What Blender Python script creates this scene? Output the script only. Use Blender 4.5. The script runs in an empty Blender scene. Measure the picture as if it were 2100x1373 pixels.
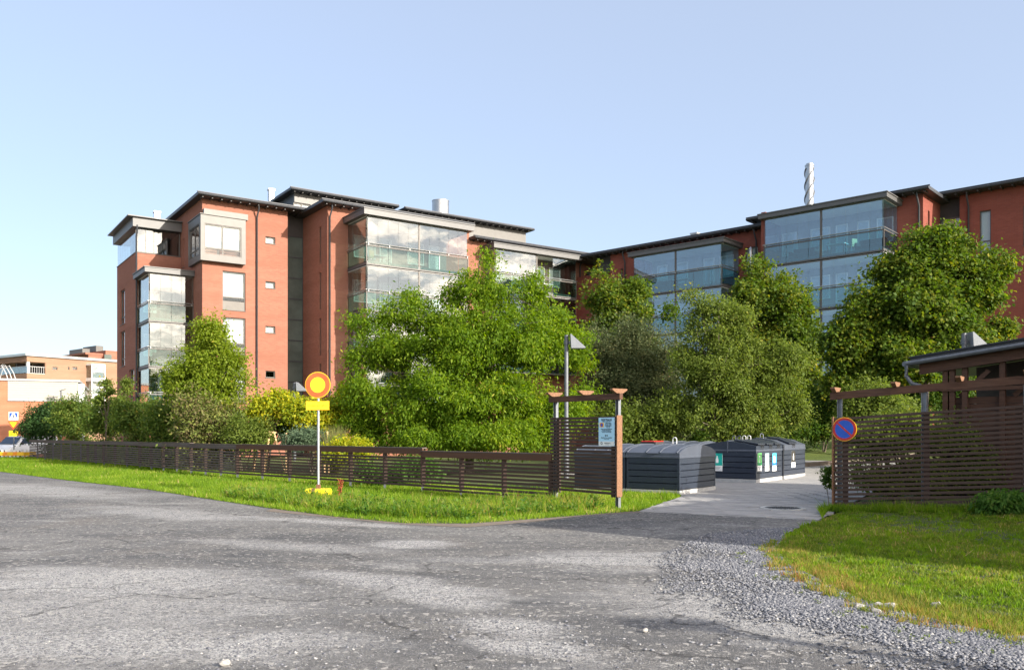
import bpy, math, random
import numpy as np
from mathutils import Vector, Matrix
from mathutils.geometry import tessellate_polygon
R = math.radians
sc = bpy.context.scene
rng = np.random.default_rng(7)
random.seed(5)

# ---------------------------------------------------------------- camera, world, sun
EYE = 1.6
cam_d = bpy.data.cameras.new('camera'); cam = bpy.data.objects.new('camera', cam_d)
sc.collection.objects.link(cam); sc.camera = cam
cam.location = (0, 0, EYE); cam.rotation_euler = (R(90), 0, 0)
cam_d.sensor_width = 36; cam_d.lens = 30.0; cam_d.shift_y = 0.0955
cam_d.clip_start = 0.1; cam_d.clip_end = 3000

SUN_EL = 22.0
SH = Vector((0.79, -0.613)).normalized()
sdir = Vector((SH.x*math.cos(R(SUN_EL)), SH.y*math.cos(R(SUN_EL)), math.sin(R(SUN_EL))))
sun_d = bpy.data.lights.new('sun', 'SUN'); sun = bpy.data.objects.new('sun', sun_d)
sc.collection.objects.link(sun)
sun_d.energy = 5.0; sun_d.angle = R(0.5); sun_d.color = (1.0, 0.92, 0.80)
sun.rotation_euler = (-sdir).to_track_quat('-Z', 'Y').to_euler()
world = bpy.data.worlds.new('World'); sc.world = world; world.use_nodes = True
wn = world.node_tree; wn.nodes.clear()
def wnode(t, **k):
    n = wn.nodes.new(t)
    for a, b in k.items(): setattr(n, a, b)
    return n
sky = wnode('ShaderNodeTexSky', sky_type='NISHITA', sun_disc=False)
sky.sun_elevation = R(SUN_EL); sky.sun_rotation = math.atan2(SH.x, SH.y)
sky.air_density = 1.0; sky.dust_density = .9; sky.ozone_density = 2.6
# broken cloud bank low in the east, behind the viewer (its reflection shows in the glazing)
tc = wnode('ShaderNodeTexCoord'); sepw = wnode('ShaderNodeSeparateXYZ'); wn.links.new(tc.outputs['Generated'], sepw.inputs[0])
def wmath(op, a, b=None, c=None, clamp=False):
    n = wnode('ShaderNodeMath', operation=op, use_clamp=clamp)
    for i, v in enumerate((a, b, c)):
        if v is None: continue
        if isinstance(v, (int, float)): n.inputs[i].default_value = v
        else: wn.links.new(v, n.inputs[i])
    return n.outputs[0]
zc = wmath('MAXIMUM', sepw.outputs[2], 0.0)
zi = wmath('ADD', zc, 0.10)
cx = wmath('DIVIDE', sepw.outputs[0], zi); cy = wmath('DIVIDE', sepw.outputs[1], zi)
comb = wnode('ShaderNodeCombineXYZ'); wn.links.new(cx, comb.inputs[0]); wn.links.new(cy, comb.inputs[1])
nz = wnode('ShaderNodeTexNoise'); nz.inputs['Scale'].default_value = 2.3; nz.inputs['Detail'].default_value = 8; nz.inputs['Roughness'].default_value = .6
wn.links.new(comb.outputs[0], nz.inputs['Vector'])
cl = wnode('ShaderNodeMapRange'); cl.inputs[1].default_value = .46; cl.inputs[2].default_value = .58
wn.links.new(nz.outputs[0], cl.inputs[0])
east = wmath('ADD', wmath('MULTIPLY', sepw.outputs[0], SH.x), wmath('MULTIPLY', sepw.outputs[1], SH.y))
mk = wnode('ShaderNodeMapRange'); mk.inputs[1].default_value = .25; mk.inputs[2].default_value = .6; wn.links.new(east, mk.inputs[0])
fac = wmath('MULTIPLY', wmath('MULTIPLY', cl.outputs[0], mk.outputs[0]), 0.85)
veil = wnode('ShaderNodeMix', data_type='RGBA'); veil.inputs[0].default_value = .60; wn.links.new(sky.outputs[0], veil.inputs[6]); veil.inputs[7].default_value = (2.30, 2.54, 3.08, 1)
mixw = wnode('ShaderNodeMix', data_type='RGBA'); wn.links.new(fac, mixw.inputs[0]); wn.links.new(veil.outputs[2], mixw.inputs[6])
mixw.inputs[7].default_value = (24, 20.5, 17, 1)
bg = wnode('ShaderNodeBackground'); bg.inputs[1].default_value = 0.15
out = wnode('ShaderNodeOutputWorld')
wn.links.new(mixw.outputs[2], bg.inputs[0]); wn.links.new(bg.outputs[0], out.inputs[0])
sc.view_settings.view_transform = 'Standard'; sc.view_settings.look = 'None'
sc.view_settings.gamma = 1; sc.view_settings.use_curve_mapping = False
sc.view_settings.exposure = 0.98
sc.cycles.transparent_max_bounces = 24
sc.cycles.use_denoising = True

# ---------------------------------------------------------------- geometry helpers
F = 1750.0; CX = 1050.0; HY = 887.0
def at(px, py, Y):                       # world point seen at a photo pixel at depth Y
    return ((px-CX)/F*Y, Y, EYE+(HY-py)/F*Y)
def gnd(px, py, z=0.0):                  # ground point at height z
    Y = F*(EYE-z)/(py-HY); return ((px-CX)/F*Y, Y)
def sstep(a, b, x):
    t = min(1, max(0, (x-a)/(b-a))); return t*t*(3-2*t)
def gz(x, y):
    z = 0.0
    if y > 55 and x < 0: z -= min(0.9, 0.03*(y-55))*sstep(-14, -26, x)
    if x > 0: z += 1.2*sstep(30, 46, y)*sstep(2, 10, x)
    if x > 6 and y < 24: z += 0.2*sstep(6.6, 10.5, x)*sstep(8, 14, y)*sstep(24, 20, y)
    return z
class Frame:                              # a building's own axes
    def __init__(s, ox, oy, deg):
        s.ox, s.oy, s.deg = ox, oy, deg; s.c, s.s = math.cos(R(deg)), math.sin(R(deg))
    def w(s, x, y): return (s.ox+x*s.c-y*s.s, s.oy+x*s.s+y*s.c)
    def x(s, px, y):
        r = (px-CX)/F
        return -((s.ox-y*s.s)-r*(s.oy+y*s.c))/(s.c-r*s.s)
    def y(s, px, x):
        r = (px-CX)/F
        return -((s.ox+x*s.c)-r*(s.oy+x*s.s))/(-s.s-r*s.c)
    def z(s, py, x, y): return EYE+(HY-py)/F*s.w(x, y)[1]
def link(o, parent=None):
    sc.collection.objects.link(o)
    if parent: o.parent = parent
    return o
def tag(o, label, cat, group=None):
    o['label'] = label; o['category'] = cat
    if group: o['group'] = group
    return o
def empty(name, loc, rz=0, label=None, cat=None, group=None):
    o = bpy.data.objects.new(name, None); o.location = loc; o.rotation_euler = (0, 0, rz); o.empty_display_size = .2
    link(o)
    if label: tag(o, label, cat, group)
    return o
def kind(o, k): o['kind'] = k; return o
class MB:
    def __init__(s): s.v = []; s.f = []
    def box(s, x0, x1, y0, y1, z0, z1):
        n = len(s.v)
        if x0 > x1: x0, x1 = x1, x0
        if y0 > y1: y0, y1 = y1, y0
        if z0 > z1: z0, z1 = z1, z0
        s.v += [(x0,y0,z0),(x1,y0,z0),(x1,y1,z0),(x0,y1,z0),(x0,y0,z1),(x1,y0,z1),(x1,y1,z1),(x0,y1,z1)]
        s.f += [tuple(n+i for i in q) for q in ((0,3,2,1),(4,5,6,7),(0,1,5,4),(1,2,6,5),(2,3,7,6),(3,0,4,7))]
        return s
    def bar(s, p0, p1, w, h):             # box beam from p0 to p1, w horizontal width, h height
        p0, p1 = Vector(p0), Vector(p1); d = (p1-p0).normalized()
        side = d.cross(Vector((0,0,1)))
        side = Vector((1,0,0)) if side.length < 1e-4 else side.normalized()
        up = side.cross(d).normalized()
        n = len(s.v)
        for p in (p0, p1):
            for a, b in ((-1,-1),(1,-1),(1,1),(-1,1)):
                s.v.append(tuple(p+side*(a*w/2)+up*(b*h/2)))
        s.f += [tuple(n+i for i in q) for q in ((0,1,2,3),(7,6,5,4),(0,4,5,1),(1,5,6,2),(2,6,7,3),(3,7,4,0))]
        return s
    def tube(s, pts, rad, seg=8, cap=True):
        pts = [Vector(p) for p in pts]; n0 = len(s.v)
        rads = rad if isinstance(rad, (list, tuple)) else [rad]*len(pts)
        for i, p in enumerate(pts):
            d = (pts[min(i+1, len(pts)-1)]-pts[max(i-1, 0)]).normalized()
            a = d.cross(Vector((0,0,1)))
            if a.length < .05: a = d.cross(Vector((0,1,0)))
            a.normalize(); b = d.cross(a).normalized()
            for k in range(seg):
                t = 2*math.pi*k/seg
                s.v.append(tuple(p+a*(rads[i]*math.cos(t))+b*(rads[i]*math.sin(t))))
        for i in range(len(pts)-1):
            for k in range(seg):
                k2 = (k+1) % seg
                s.f.append((n0+i*seg+k, n0+i*seg+k2, n0+(i+1)*seg+k2, n0+(i+1)*seg+k))
        if cap:
            s.f.append(tuple(n0+k for k in range(seg))[::-1]); m = n0+(len(pts)-1)*seg
            s.f.append(tuple(m+k for k in range(seg)))
        return s
    def prism(s, poly, axis, a0, a1):     # 2D polygon extruded along axis ('x': poly=(y,z), 'y': poly=(x,z), 'z': poly=(x,y))
        n = len(s.v); m = len(poly)
        for a in (a0, a1):
            for (p, q) in poly:
                s.v.append({'x': (a, p, q), 'y': (p, a, q), 'z': (p, q, a)}[axis])
        s.f.append(tuple(range(n, n+m))[::-1]); s.f.append(tuple(range(n+m, n+2*m)))
        for i in range(m):
            j = (i+1) % m; s.f.append((n+i, n+j, n+m+j, n+m+i))
        return s
    def build(s, name, mat, parent=None, smooth=False, bevel=0):
        me = bpy.data.meshes.new(name); me.from_pydata(s.v, [], s.f); me.materials.append(mat); me.update()
        if smooth:
            me.polygons.foreach_set('use_smooth', [True]*len(me.polygons))
            me.set_sharp_from_angle(angle=R(40))
        o = link(bpy.data.objects.new(name, me), parent)
        if bevel:
            b = o.modifiers.new('bevel', 'BEVEL'); b.width = bevel; b.segments = 2; b.limit_method = 'ANGLE'
        return o
def copy_tree(o, parent=None, skip=()):
    c = o.copy(); sc.collection.objects.link(c)
    if parent: c.parent = parent
    for ch in list(o.children): copy_tree(ch, c)
    return c
def inst(name, mesh, loc, parent=None, rz=0, scale=(1,1,1)):
    o = bpy.data.objects.new(name, mesh); o.location = loc; o.rotation_euler = (0,0,rz); o.scale = scale
    return link(o, parent)
def text_mesh(body, size, mat, name='lettering', parent=None, loc=(0,0,0), rot=(R(90),0,0), align='CENTER', bold=0.0, wide=1.0):
    cu = bpy.data.curves.new(name, 'FONT'); cu.body = body; cu.size = size; cu.align_x = align; cu.align_y = 'CENTER'
    cu.extrude = .0012; cu.offset = bold; cu.resolution_u = 2
    t = bpy.data.objects.new(name+'_src', cu); sc.collection.objects.link(t)
    dg = bpy.context.evaluated_depsgraph_get(); me = bpy.data.meshes.new_from_object(t.evaluated_get(dg))
    bpy.data.objects.remove(t); bpy.data.curves.remove(cu)
    me.materials.clear(); me.materials.append(mat)
    o = bpy.data.objects.new(name, me); o.location = loc; o.rotation_euler = rot; o.scale = (wide,1,1)
    return link(o, parent)

# ---------------------------------------------------------------- materials
class Mat:
    def __init__(s, name):
        s.m = bpy.data.materials.new(name); s.m.use_nodes = True; s.nt = s.m.node_tree
        s.b = s.nt.nodes['Principled BSDF']; s.out = s.nt.nodes['Material Output']
    def n(s, t, **k):
        n = s.nt.nodes.new(t)
        for a, b in k.items(): setattr(n, a, b)
        return n
    def l(s, a, b): s.nt.links.new(a, b)
    def coord(s, which='Object'): return s.n('ShaderNodeTexCoord').outputs[which]
    def math(s, op, a, b=None, clamp=False):
        n = s.n('ShaderNodeMath', operation=op, use_clamp=clamp)
        for i, v in enumerate((a, b)):
            if v is None: continue
            if isinstance(v, (int, float)): n.inputs[i].default_value = v
            else: s.l(v, n.inputs[i])
        return n.outputs[0]
    def noise(s, vec, scale, detail=4, rough=.55, out=0, dist=0):
        n = s.n('ShaderNodeTexNoise'); n.inputs['Scale'].default_value = scale; n.inputs['Detail'].default_value = detail
        n.inputs['Roughness'].default_value = rough; n.inputs['Distortion'].default_value = dist
        if vec is not None: s.l(vec, n.inputs['Vector'])
        return n.outputs[out]
    def ramp(s, fac, stops):
        n = s.n('ShaderNodeValToRGB'); cr = n.color_ramp
        while len(cr.elements) < len(stops): cr.elements.new(.5)
        for e, (p, c) in zip(cr.elements, stops):
            e.position = p; e.color = (*c, 1) if len(c) == 3 else c
        s.l(fac, n.inputs[0]); return n.outputs[0]
    def rng(s, v, a, b, c=0, d=1):
        n = s.n('ShaderNodeMapRange'); s.l(v, n.inputs[0])
        for i, x in zip((1,2,3,4), (a,b,c,d)): n.inputs[i].default_value = x
        return n.outputs[0]
    def mix(s, fac, a, b, mode='MIX'):
        n = s.n('ShaderNodeMix', data_type='RGBA', blend_type=mode)
        for i, v in ((0, fac), (6, a), (7, b)):
            if isinstance(v, (int, float)): n.inputs[i].default_value = v
            elif isinstance(v, tuple): n.inputs[i].default_value = (*v, 1) if len(v) == 3 else v
            else: s.l(v, n.inputs[i])
        return n.outputs[2]
    def bump(s, h, strength=.3, dist=.02):
        n = s.n('ShaderNodeBump'); n.inputs['Strength'].default_value = strength; n.inputs['Distance'].default_value = dist
        s.l(h, n.inputs['Height']); s.l(n.outputs[0], s.b.inputs['Normal'])
    def col(s, v): s.l(v, s.b.inputs['Base Color'])
def plain(name, c, rough=.6, metal=0, var=.12, vscale=3.0, bump=0, spec=.5):
    m = Mat(name); v = m.coord(); n = m.noise(v, vscale, 5, .6)
    a = tuple(max(0, x*(1-var)) for x in c); b = tuple(min(1, x*(1+var)) for x in c)
    m.col(m.ramp(n, [(.3, a), (.7, b)])); m.b.inputs['Roughness'].default_value = rough; m.b.inputs['Metallic'].default_value = metal
    m.b.inputs['Specular IOR Level'].default_value = spec
    if bump: m.bump(m.noise(v, vscale*12, 3), bump, .01)
    return m.m
def brick(name, c1, c2, mortar, bw=.27, bh=.075):
    m = Mat(name); v = m.coord(); sp = m.n('ShaderNodeSeparateXYZ'); m.l(v, sp.inputs[0])
    cb = m.n('ShaderNodeCombineXYZ'); m.l(m.math('ADD', sp.outputs[0], sp.outputs[1]), cb.inputs[0]); m.l(sp.outputs[2], cb.inputs[1])
    bt = m.n('ShaderNodeTexBrick'); m.l(cb.outputs[0], bt.inputs['Vector'])
    bt.inputs['Scale'].default_value = 1; bt.inputs['Brick Width'].default_value = bw; bt.inputs['Row Height'].default_value = bh
    bt.inputs['Mortar Size'].default_value = .007; bt.inputs['Mortar Smooth'].default_value = .3; bt.inputs['Bias'].default_value = -.1
    bt.inputs['Color1'].default_value = (*c1, 1); bt.inputs['Color2'].default_value = (*c2, 1); bt.inputs['Mortar'].default_value = (*mortar, 1)
    mp = m.n('ShaderNodeMapping'); m.l(v, mp.inputs[0]); mp.inputs['Scale'].default_value = (.12, .12, 1.3)
    streak = m.noise(mp.outputs[0], 1.0, 5, .6)
    big = m.noise(v, .35, 4, .6)
    c = m.mix(m.rng(streak, .35, .65, 0, .6), bt.outputs[0], tuple(x*.72 for x in c1))
    c = m.mix(m.rng(big, .4, .8, 0, .25), c, tuple(min(1, x*1.25) for x in c2))
    m.col(c); m.b.inputs['Roughness'].default_value = .95; m.b.inputs['Specular IOR Level'].default_value = .12
    m.bump(m.math('SUBTRACT', 1.0, bt.outputs['Fac']), .5, .008)
    return m.m
def glass(name, tint=(.9,.95,.95), base=.06, gcol=(1,1,1), rough=0.0):
    m = Mat(name); nt = m.nt; nt.nodes.remove(m.b)
    g = m.n('ShaderNodeNewGeometry'); d = m.n('ShaderNodeVectorMath', operation='DOT_PRODUCT')
    m.l(g.outputs['Normal'], d.inputs[0]); m.l(g.outputs['Incoming'], d.inputs[1])
    c = m.math('ABSOLUTE', d.outputs['Value']); q = m.math('POWER', m.math('SUBTRACT', 1.0, c), 5.0)
    f = m.math('ADD', m.math('MULTIPLY', q, 1-base), base, clamp=True)
    t = m.n('ShaderNodeBsdfTransparent'); t.inputs[0].default_value = (*tint, 1)
    gl = m.n('ShaderNodeBsdfGlossy'); gl.inputs[0].default_value = (*gcol, 1); gl.inputs['Roughness'].default_value = rough
    bm = m.n('ShaderNodeBump'); bm.inputs['Strength'].default_value = .04; bm.inputs['Distance'].default_value = .05
    m.l(m.noise(m.coord(), .9, 2), bm.inputs['Height']); m.l(bm.outputs[0], gl.inputs['Normal'])
    mx = m.n('ShaderNodeMixShader'); m.l(f, mx.inputs[0]); m.l(t.outputs[0], mx.inputs[1]); m.l(gl.outputs[0], mx.inputs[2])
    m.l(mx.outputs[0], m.out.inputs[0]); return m.m
def leaf_mat(name, stops, trans=.35, rough=.55):
    m = Mat(name); at_ = m.n('ShaderNodeAttribute', attribute_name='rnd')
    c = m.ramp(at_.outputs['Fac'], [(p, (r*.90, g*1.0, b_)) if g > r else (p, (r, g, b_)) for p, (r, g, b_) in stops]); m.col(c); m.b.inputs['Roughness'].default_value = rough
    m.b.inputs['Specular IOR Level'].default_value = .14
    tr = m.n('ShaderNodeBsdfTranslucent'); hs = m.n('ShaderNodeHueSaturation'); hs.inputs['Value'].default_value = 2.0; hs.inputs['Hue'].default_value = .495
    hs.inputs['Saturation'].default_value = 1.1
    m.l(c, hs.inputs['Color']); m.l(hs.outputs[0], tr.inputs[0])
    mx = m.n('ShaderNodeMixShader'); mx.inputs[0].default_value = trans
    m.l(m.b.outputs[0], mx.inputs[1]); m.l(tr.outputs[0], mx.inputs[2]); m.l(mx.outputs[0], m.out.inputs[0]); return m.m
def asphalt():
    m = Mat('asphalt'); v = m.coord()
    mp = m.n('ShaderNodeMapping'); m.l(v, mp.inputs[0]); mp.inputs['Rotation'].default_value = (0,0,R(35)); mp.inputs['Scale'].default_value = (.5, 1.3, 1)
    w = mp.outputs[0]
    big = m.noise(w, .32, 6, .62, dist=.6); mid = m.noise(w, 1.4, 6, .65, dist=.4); fine = m.noise(v, 38, 4, .75)
    base = m.ramp(big, [(.40, (.058,.060,.066)), (.48, (.100,.100,.103)), (.59, (.19,.187,.182))])
    base = m.mix(m.rng(mid, .42, .62, 0, .75), base, (.175,.168,.158))
    brown = m.noise(v, .55, 3, .5); base = m.mix(m.rng(brown, .55, .75, 0, .45), base, (.175,.145,.115))
    # dusty / gravelly patches with a shape of their own (worn pits of crushed stone; the wide lower-left one also paints glare)
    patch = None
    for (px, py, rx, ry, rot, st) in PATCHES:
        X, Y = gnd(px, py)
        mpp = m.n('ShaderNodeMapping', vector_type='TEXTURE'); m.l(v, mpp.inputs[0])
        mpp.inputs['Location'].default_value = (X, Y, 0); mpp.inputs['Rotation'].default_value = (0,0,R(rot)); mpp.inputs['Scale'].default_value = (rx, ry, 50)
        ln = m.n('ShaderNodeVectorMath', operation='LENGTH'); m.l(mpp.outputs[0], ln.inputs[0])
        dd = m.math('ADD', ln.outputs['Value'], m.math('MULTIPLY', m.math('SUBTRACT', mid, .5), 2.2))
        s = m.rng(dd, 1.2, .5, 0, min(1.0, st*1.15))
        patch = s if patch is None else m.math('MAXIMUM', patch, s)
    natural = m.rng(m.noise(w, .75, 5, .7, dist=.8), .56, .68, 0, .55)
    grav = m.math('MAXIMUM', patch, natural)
    vo = m.n('ShaderNodeTexVoronoi'); vo.inputs['Scale'].default_value = 42; m.l(v, vo.inputs['Vector'])
    vc = m.n('ShaderNodeSeparateColor'); m.l(vo.outputs['Color'], vc.inputs[0])
    vo2 = m.n('ShaderNodeTexVoronoi'); vo2.inputs['Scale'].default_value = 95; m.l(v, vo2.inputs['Vector'])
    vc2 = m.n('ShaderNodeSeparateColor'); m.l(vo2.outputs['Color'], vc2.inputs[0])
    stone = m.ramp(vc.outputs[0], [(0, (.10,.105,.12)), (.4, (.25,.25,.255)), (.75, (.44,.435,.42)), (1, (.68,.66,.62))])
    stone2 = m.ramp(vc2.outputs[0], [(0, (.13,.13,.14)), (.5, (.26,.255,.25)), (1, (.52,.50,.46))])
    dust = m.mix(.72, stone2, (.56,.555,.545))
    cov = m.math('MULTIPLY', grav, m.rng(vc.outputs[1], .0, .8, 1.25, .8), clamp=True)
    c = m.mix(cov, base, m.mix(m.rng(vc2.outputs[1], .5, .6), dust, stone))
    # single chips everywhere
    chip = m.math('MULTIPLY', m.math('GREATER_THAN', vc2.outputs[2], .84), m.rng(mid, .3, .7, .15, .9))
    c = m.mix(chip, c, (.42,.41,.385))
    chipd = m.math('MULTIPLY', m.math('LESS_THAN', vc2.outputs[2], .16), .5)
    c = m.mix(chipd, c, (.06,.06,.062))
    c = m.mix(m.rng(fine, .35, .7, 0, .4), c, (.07,.069,.068))
    vo3 = m.n('ShaderNodeTexVoronoi'); vo3.inputs['Scale'].default_value = 26; m.l(v, vo3.inputs['Vector'])
    vc3 = m.n('ShaderNodeSeparateColor'); m.l(vo3.outputs['Color'], vc3.inputs[0])
    c = m.mix(m.math('MULTIPLY', m.math('GREATER_THAN', vc3.outputs[0], .8), m.rng(mid, .3, .6, 0, .55)), c, (.055,.055,.058))
    c = m.mix(m.math('MULTIPLY', m.math('GREATER_THAN', vc3.outputs[1], .93), .7), c, (.38,.365,.34))
    wc = m.n('ShaderNodeVectorMath', operation='ADD'); m.l(v, wc.inputs[0]); nn = m.n('ShaderNodeTexNoise'); nn.inputs['Scale'].default_value = 1.6; nn.inputs['Detail'].default_value = 5; m.l(v, nn.inputs['Vector']); m.l(nn.outputs['Color'], wc.inputs[1])
    ck = m.n('ShaderNodeTexVoronoi', feature='DISTANCE_TO_EDGE'); ck.inputs['Scale'].default_value = .42; m.l(wc.outputs[0], ck.inputs['Vector'])
    crack = m.math('MULTIPLY', m.rng(ck.outputs['Distance'], .004, .012, .8, 0), m.rng(mid, .4, .55, 0, 1))
    c = m.mix(crack, c, (.035,.034,.034))
    m.col(c); m.b.inputs['Roughness'].default_value = .82; m.b.inputs['Specular IOR Level'].default_value = .4
    h = m.math('ADD', m.math('MULTIPLY', fine, .5), m.math('ADD', m.math('MULTIPLY', vo2.outputs['Distance'], -.5), m.math('MULTIPLY', big, 6.0)))
    m.bump(h, .8, .022); return m.m
# px, py, half length, half width (m), turn, strength
PATCHES = [(235,1195,1.9,1.1,-8,.85), (110,1250,2.6,1.5,10,.55), (800,1195,1.25,.42,-32,1.0), (880,1225,.9,.3,-40,.8), (1040,1285,.55,.33,-35,.95), (1120,1330,.7,.3,-35,.8),  # wide lower-left ellipse: pale ground plus glare put into the colour
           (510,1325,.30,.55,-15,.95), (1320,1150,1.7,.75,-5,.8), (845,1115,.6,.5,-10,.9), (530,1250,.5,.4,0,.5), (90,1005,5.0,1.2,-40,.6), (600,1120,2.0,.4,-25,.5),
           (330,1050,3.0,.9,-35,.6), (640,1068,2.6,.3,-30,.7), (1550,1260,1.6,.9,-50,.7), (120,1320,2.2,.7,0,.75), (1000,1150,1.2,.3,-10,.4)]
M = {}
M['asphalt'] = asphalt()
M['brick'] = brick('red_brick', (.32,.138,.092), (.255,.105,.072), (.31,.18,.145))
M['brick_r'] = brick('dark_red_brick', (.255,.078,.056), (.20,.06,.046), (.20,.10,.085))
M['brick_tan'] = brick('tan_brick', (.31,.185,.12), (.27,.16,.105), (.28,.20,.15))
M['brick_orange'] = brick('orange_brick', (.44,.18,.10), (.40,.155,.085), (.42,.25,.18))
M['dark_metal'] = plain('dark_roof_metal', (.045,.048,.055), .5, .3)
M['grey_metal'] = plain('grey_cladding', (.105,.10,.094), .5, .2, .08)
M['fascia'] = plain('brown_grey_fascia', (.105,.104,.104), .5, .2, .06)
M['black_clad'] = plain('charcoal_cladding', (.05,.045,.045), .55, .1)
M['frame'] = plain('window_frame_dark', (.10,.09,.08), .5, .1)
M['frame_w'] = plain('window_frame_white', (.72,.71,.68), .5, 0, .04)
M['alu'] = plain('aluminium', (.45,.45,.44), .35, .7, .06)
M['blind'] = plain('white_blind', (.62,.62,.60), .8, 0, .02)
M['curtain'] = plain('pale_curtain', (.62,.60,.56), .9, 0, .08)
M['soffit'] = plain('white_soffit', (.72,.71,.69), .8, 0, .04)
M['balcony_floor'] = plain('concrete_balcony', (.30,.30,.29), .8, 0, .1)
M['room'] = plain('room_dark', (.09,.085,.08), .9)
M['panel_pale'] = plain('grey_back_panel', (.26,.27,.28), .7)
M['panel_mid'] = plain('brown_back_panel', (.16,.12,.10), .7)
M['panel_dark'] = plain('balcony_back_panel', (.075,.06,.05), .6)
M['glass'] = glass('balcony_glass', (.62,.68,.68), .17)
M['glass_blue'] = glass('balcony_glass_blue', (.82,.92,.98), .15, (.84,.93,1.0))
M['glass_rail'] = glass('green_rail_glass', (.52,.68,.64), .09)
M['glass_rail_blue'] = glass('blue_rail_glass', (.40,.72,.78), .12)
M['glass_win'] = glass('window_glass', (.85,.88,.88), .06)
M['glass_dark'] = plain('stair_glass', (.085,.108,.098), .15, 0, .3, .6)
M['steel'] = plain('galvanised_steel', (.42,.43,.45), .42, .6, .15, 9)
M['steel_post'] = plain('steel_post', (.22,.235,.26), .45, .5, .15, 7)
M['steel_dark'] = plain('weathered_steel_post', (.14,.15,.165), .5, .5, .2, 7)
M['stainless'] = plain('stainless_steel', (.40,.405,.41), .32, .9, .08, 4)
M['concrete'] = plain('concrete', (.42,.42,.41), .85, 0, .15, 5, .3)
M['navy'] = plain('navy_plastic_cladding', (.020,.028,.046), .42, 0, .10, 5, .05)
M['lid'] = plain('grey_plastic_lid', (.060,.072,.098), .5, 0, .10, 4, .05)
M['lamp_grey'] = plain('lamp_grey_paint', (.20,.215,.235), .4)
M['lid_dark'] = plain('black_hatch', (.02,.026,.04), .45)
M['white'] = plain('white_paint', (.78,.78,.76), .55, 0, .05)
M['van_white'] = plain('white_car_paint', (.72,.73,.75), .25, 0, .03)
M['black'] = plain('black_rubber', (.02,.02,.02), .7)
M['red'] = plain('sign_red', (.45,.025,.02), .35, 0, .15, 9)
M['orange_red'] = plain('sign_orange_red', (.85,.11,.03), .3, 0, .25, 5)
M['yellow'] = plain('sign_yellow', (.90,.68,.02), .35, 0, .06, 6)
M['yellow_s'] = plain('sign_amber', (.90,.52,.02), .4, 0, .06, 6)
M['orange'] = plain('barrier_orange', (.90,.30,.02), .5, 0, .08)
M['blue'] = plain('sign_blue', (.015,.09,.50), .35, 0, .12, 9)
M['lblue'] = plain('notice_light_blue', (.42,.68,.86), .4, 0, .03)
M['ink'] = plain('dark_ink', (.03,.045,.07), .6)
M['ink_amber'] = plain('faded_letters', (.72,.27,.01), .5)
M['teal'] = plain('sticker_teal', (.0,.36,.30), .45, 0, .03)
M['green_s'] = plain('sticker_green', (.16,.58,.16), .45, 0, .03)
M['green_d'] = plain('sticker_dark_green', (.0,.32,.08), .45, 0, .03)
M['grey_s'] = plain('sticker_grey_green', (.28,.40,.42), .45, 0, .03)
M['cyan_s'] = plain('sticker_cyan', (.07,.52,.80), .45, 0, .03)
M['blue_s'] = plain('sticker_blue', (.0,.16,.55), .45, 0, .03)
M['black_s'] = plain('sticker_black', (.03,.028,.025), .45, 0, .03)
M['bark'] = plain('bark', (.12,.095,.07), .9, 0, .35, 14, .5)
M['bark_l'] = plain('pale_bark', (.24,.20,.15), .9, 0, .3, 14, .4)
M['pinewood'] = plain('new_pine_wood', (.72,.48,.26), .7, 0, .15, 9)
M['soil'] = plain('soil', (.07,.055,.04), .95, 0, .3, 3, .4)
M['cream'] = plain('cream_panel', (.36,.345,.30), .7, 0, .03)
M['orange_leaf'] = plain('orange_toy', (.8,.2,.02), .6)
def wood(name, c, wear, g=(.115,.10,.095)):
    m = Mat(name); v = m.coord(); mp = m.n('ShaderNodeMapping'); m.l(v, mp.inputs[0]); mp.inputs['Scale'].default_value = (1.2, 14, 14)
    n = m.noise(mp.outputs[0], 2.2, 6, .65); p = m.noise(v, .8, 4, .6)
    a = m.ramp(n, [(.3, tuple(x*.62 for x in c)), (.7, tuple(x*1.25 for x in c))])
    m.col(m.mix(m.rng(p, .45, .75, 0, wear), a, g))
    m.b.inputs['Roughness'].default_value = .8; m.b.inputs['Specular IOR Level'].default_value = .15; m.bump(n, .25, .01); return m.m
M['slat'] = wood('brown_stained_slat', (.078,.050,.040), .3)
M['slat_grey'] = wood('weathered_slat', (.11,.085,.075), .8, (.20,.19,.19))
M['beam'] = wood('brown_stained_beam', (.105,.056,.038), .2)
M['beam_l'] = wood('light_brown_board', (.23,.125,.075), .2, (.22,.15,.11))
# lawns and ground covers
def lawn_mat(name, c1, c2, c3):
    m = Mat(name); v = m.coord(); n = m.noise(v, .7, 5, .6); f = m.noise(v, 22, 4, .7); g = m.noise(v, 2.7, 4, .6)
    a = m.ramp(n, [(.3, c1), (.55, c2), (.75, c3)]); a = m.mix(m.rng(f, .35, .65, 0, .6), a, tuple(x*.5 for x in c1))
    m.col(m.mix(m.rng(g, .6, .8, 0, .4), a, (.13,.10,.05))); m.b.inputs['Roughness'].default_value = .9; m.bump(f, .6, .04); return m.m
M['lawn'] = lawn_mat('lawn_soil', (.045,.065,.012), (.07,.095,.016), (.10,.11,.025))
M['lawn_lit'] = lawn_mat('sunlit_yard_lawn', (.07,.11,.015), (.12,.17,.022), (.17,.21,.03))  # brighter lawn copy: sunlight on the back slope put into its colour
M['field'] = lawn_mat('field', (.07,.11,.02), (.10,.14,.025), (.13,.15,.035))
M['dirt'] = plain('bare_soil_edge', (.15,.12,.095), .95, 0, .25, 6, .5)
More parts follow.
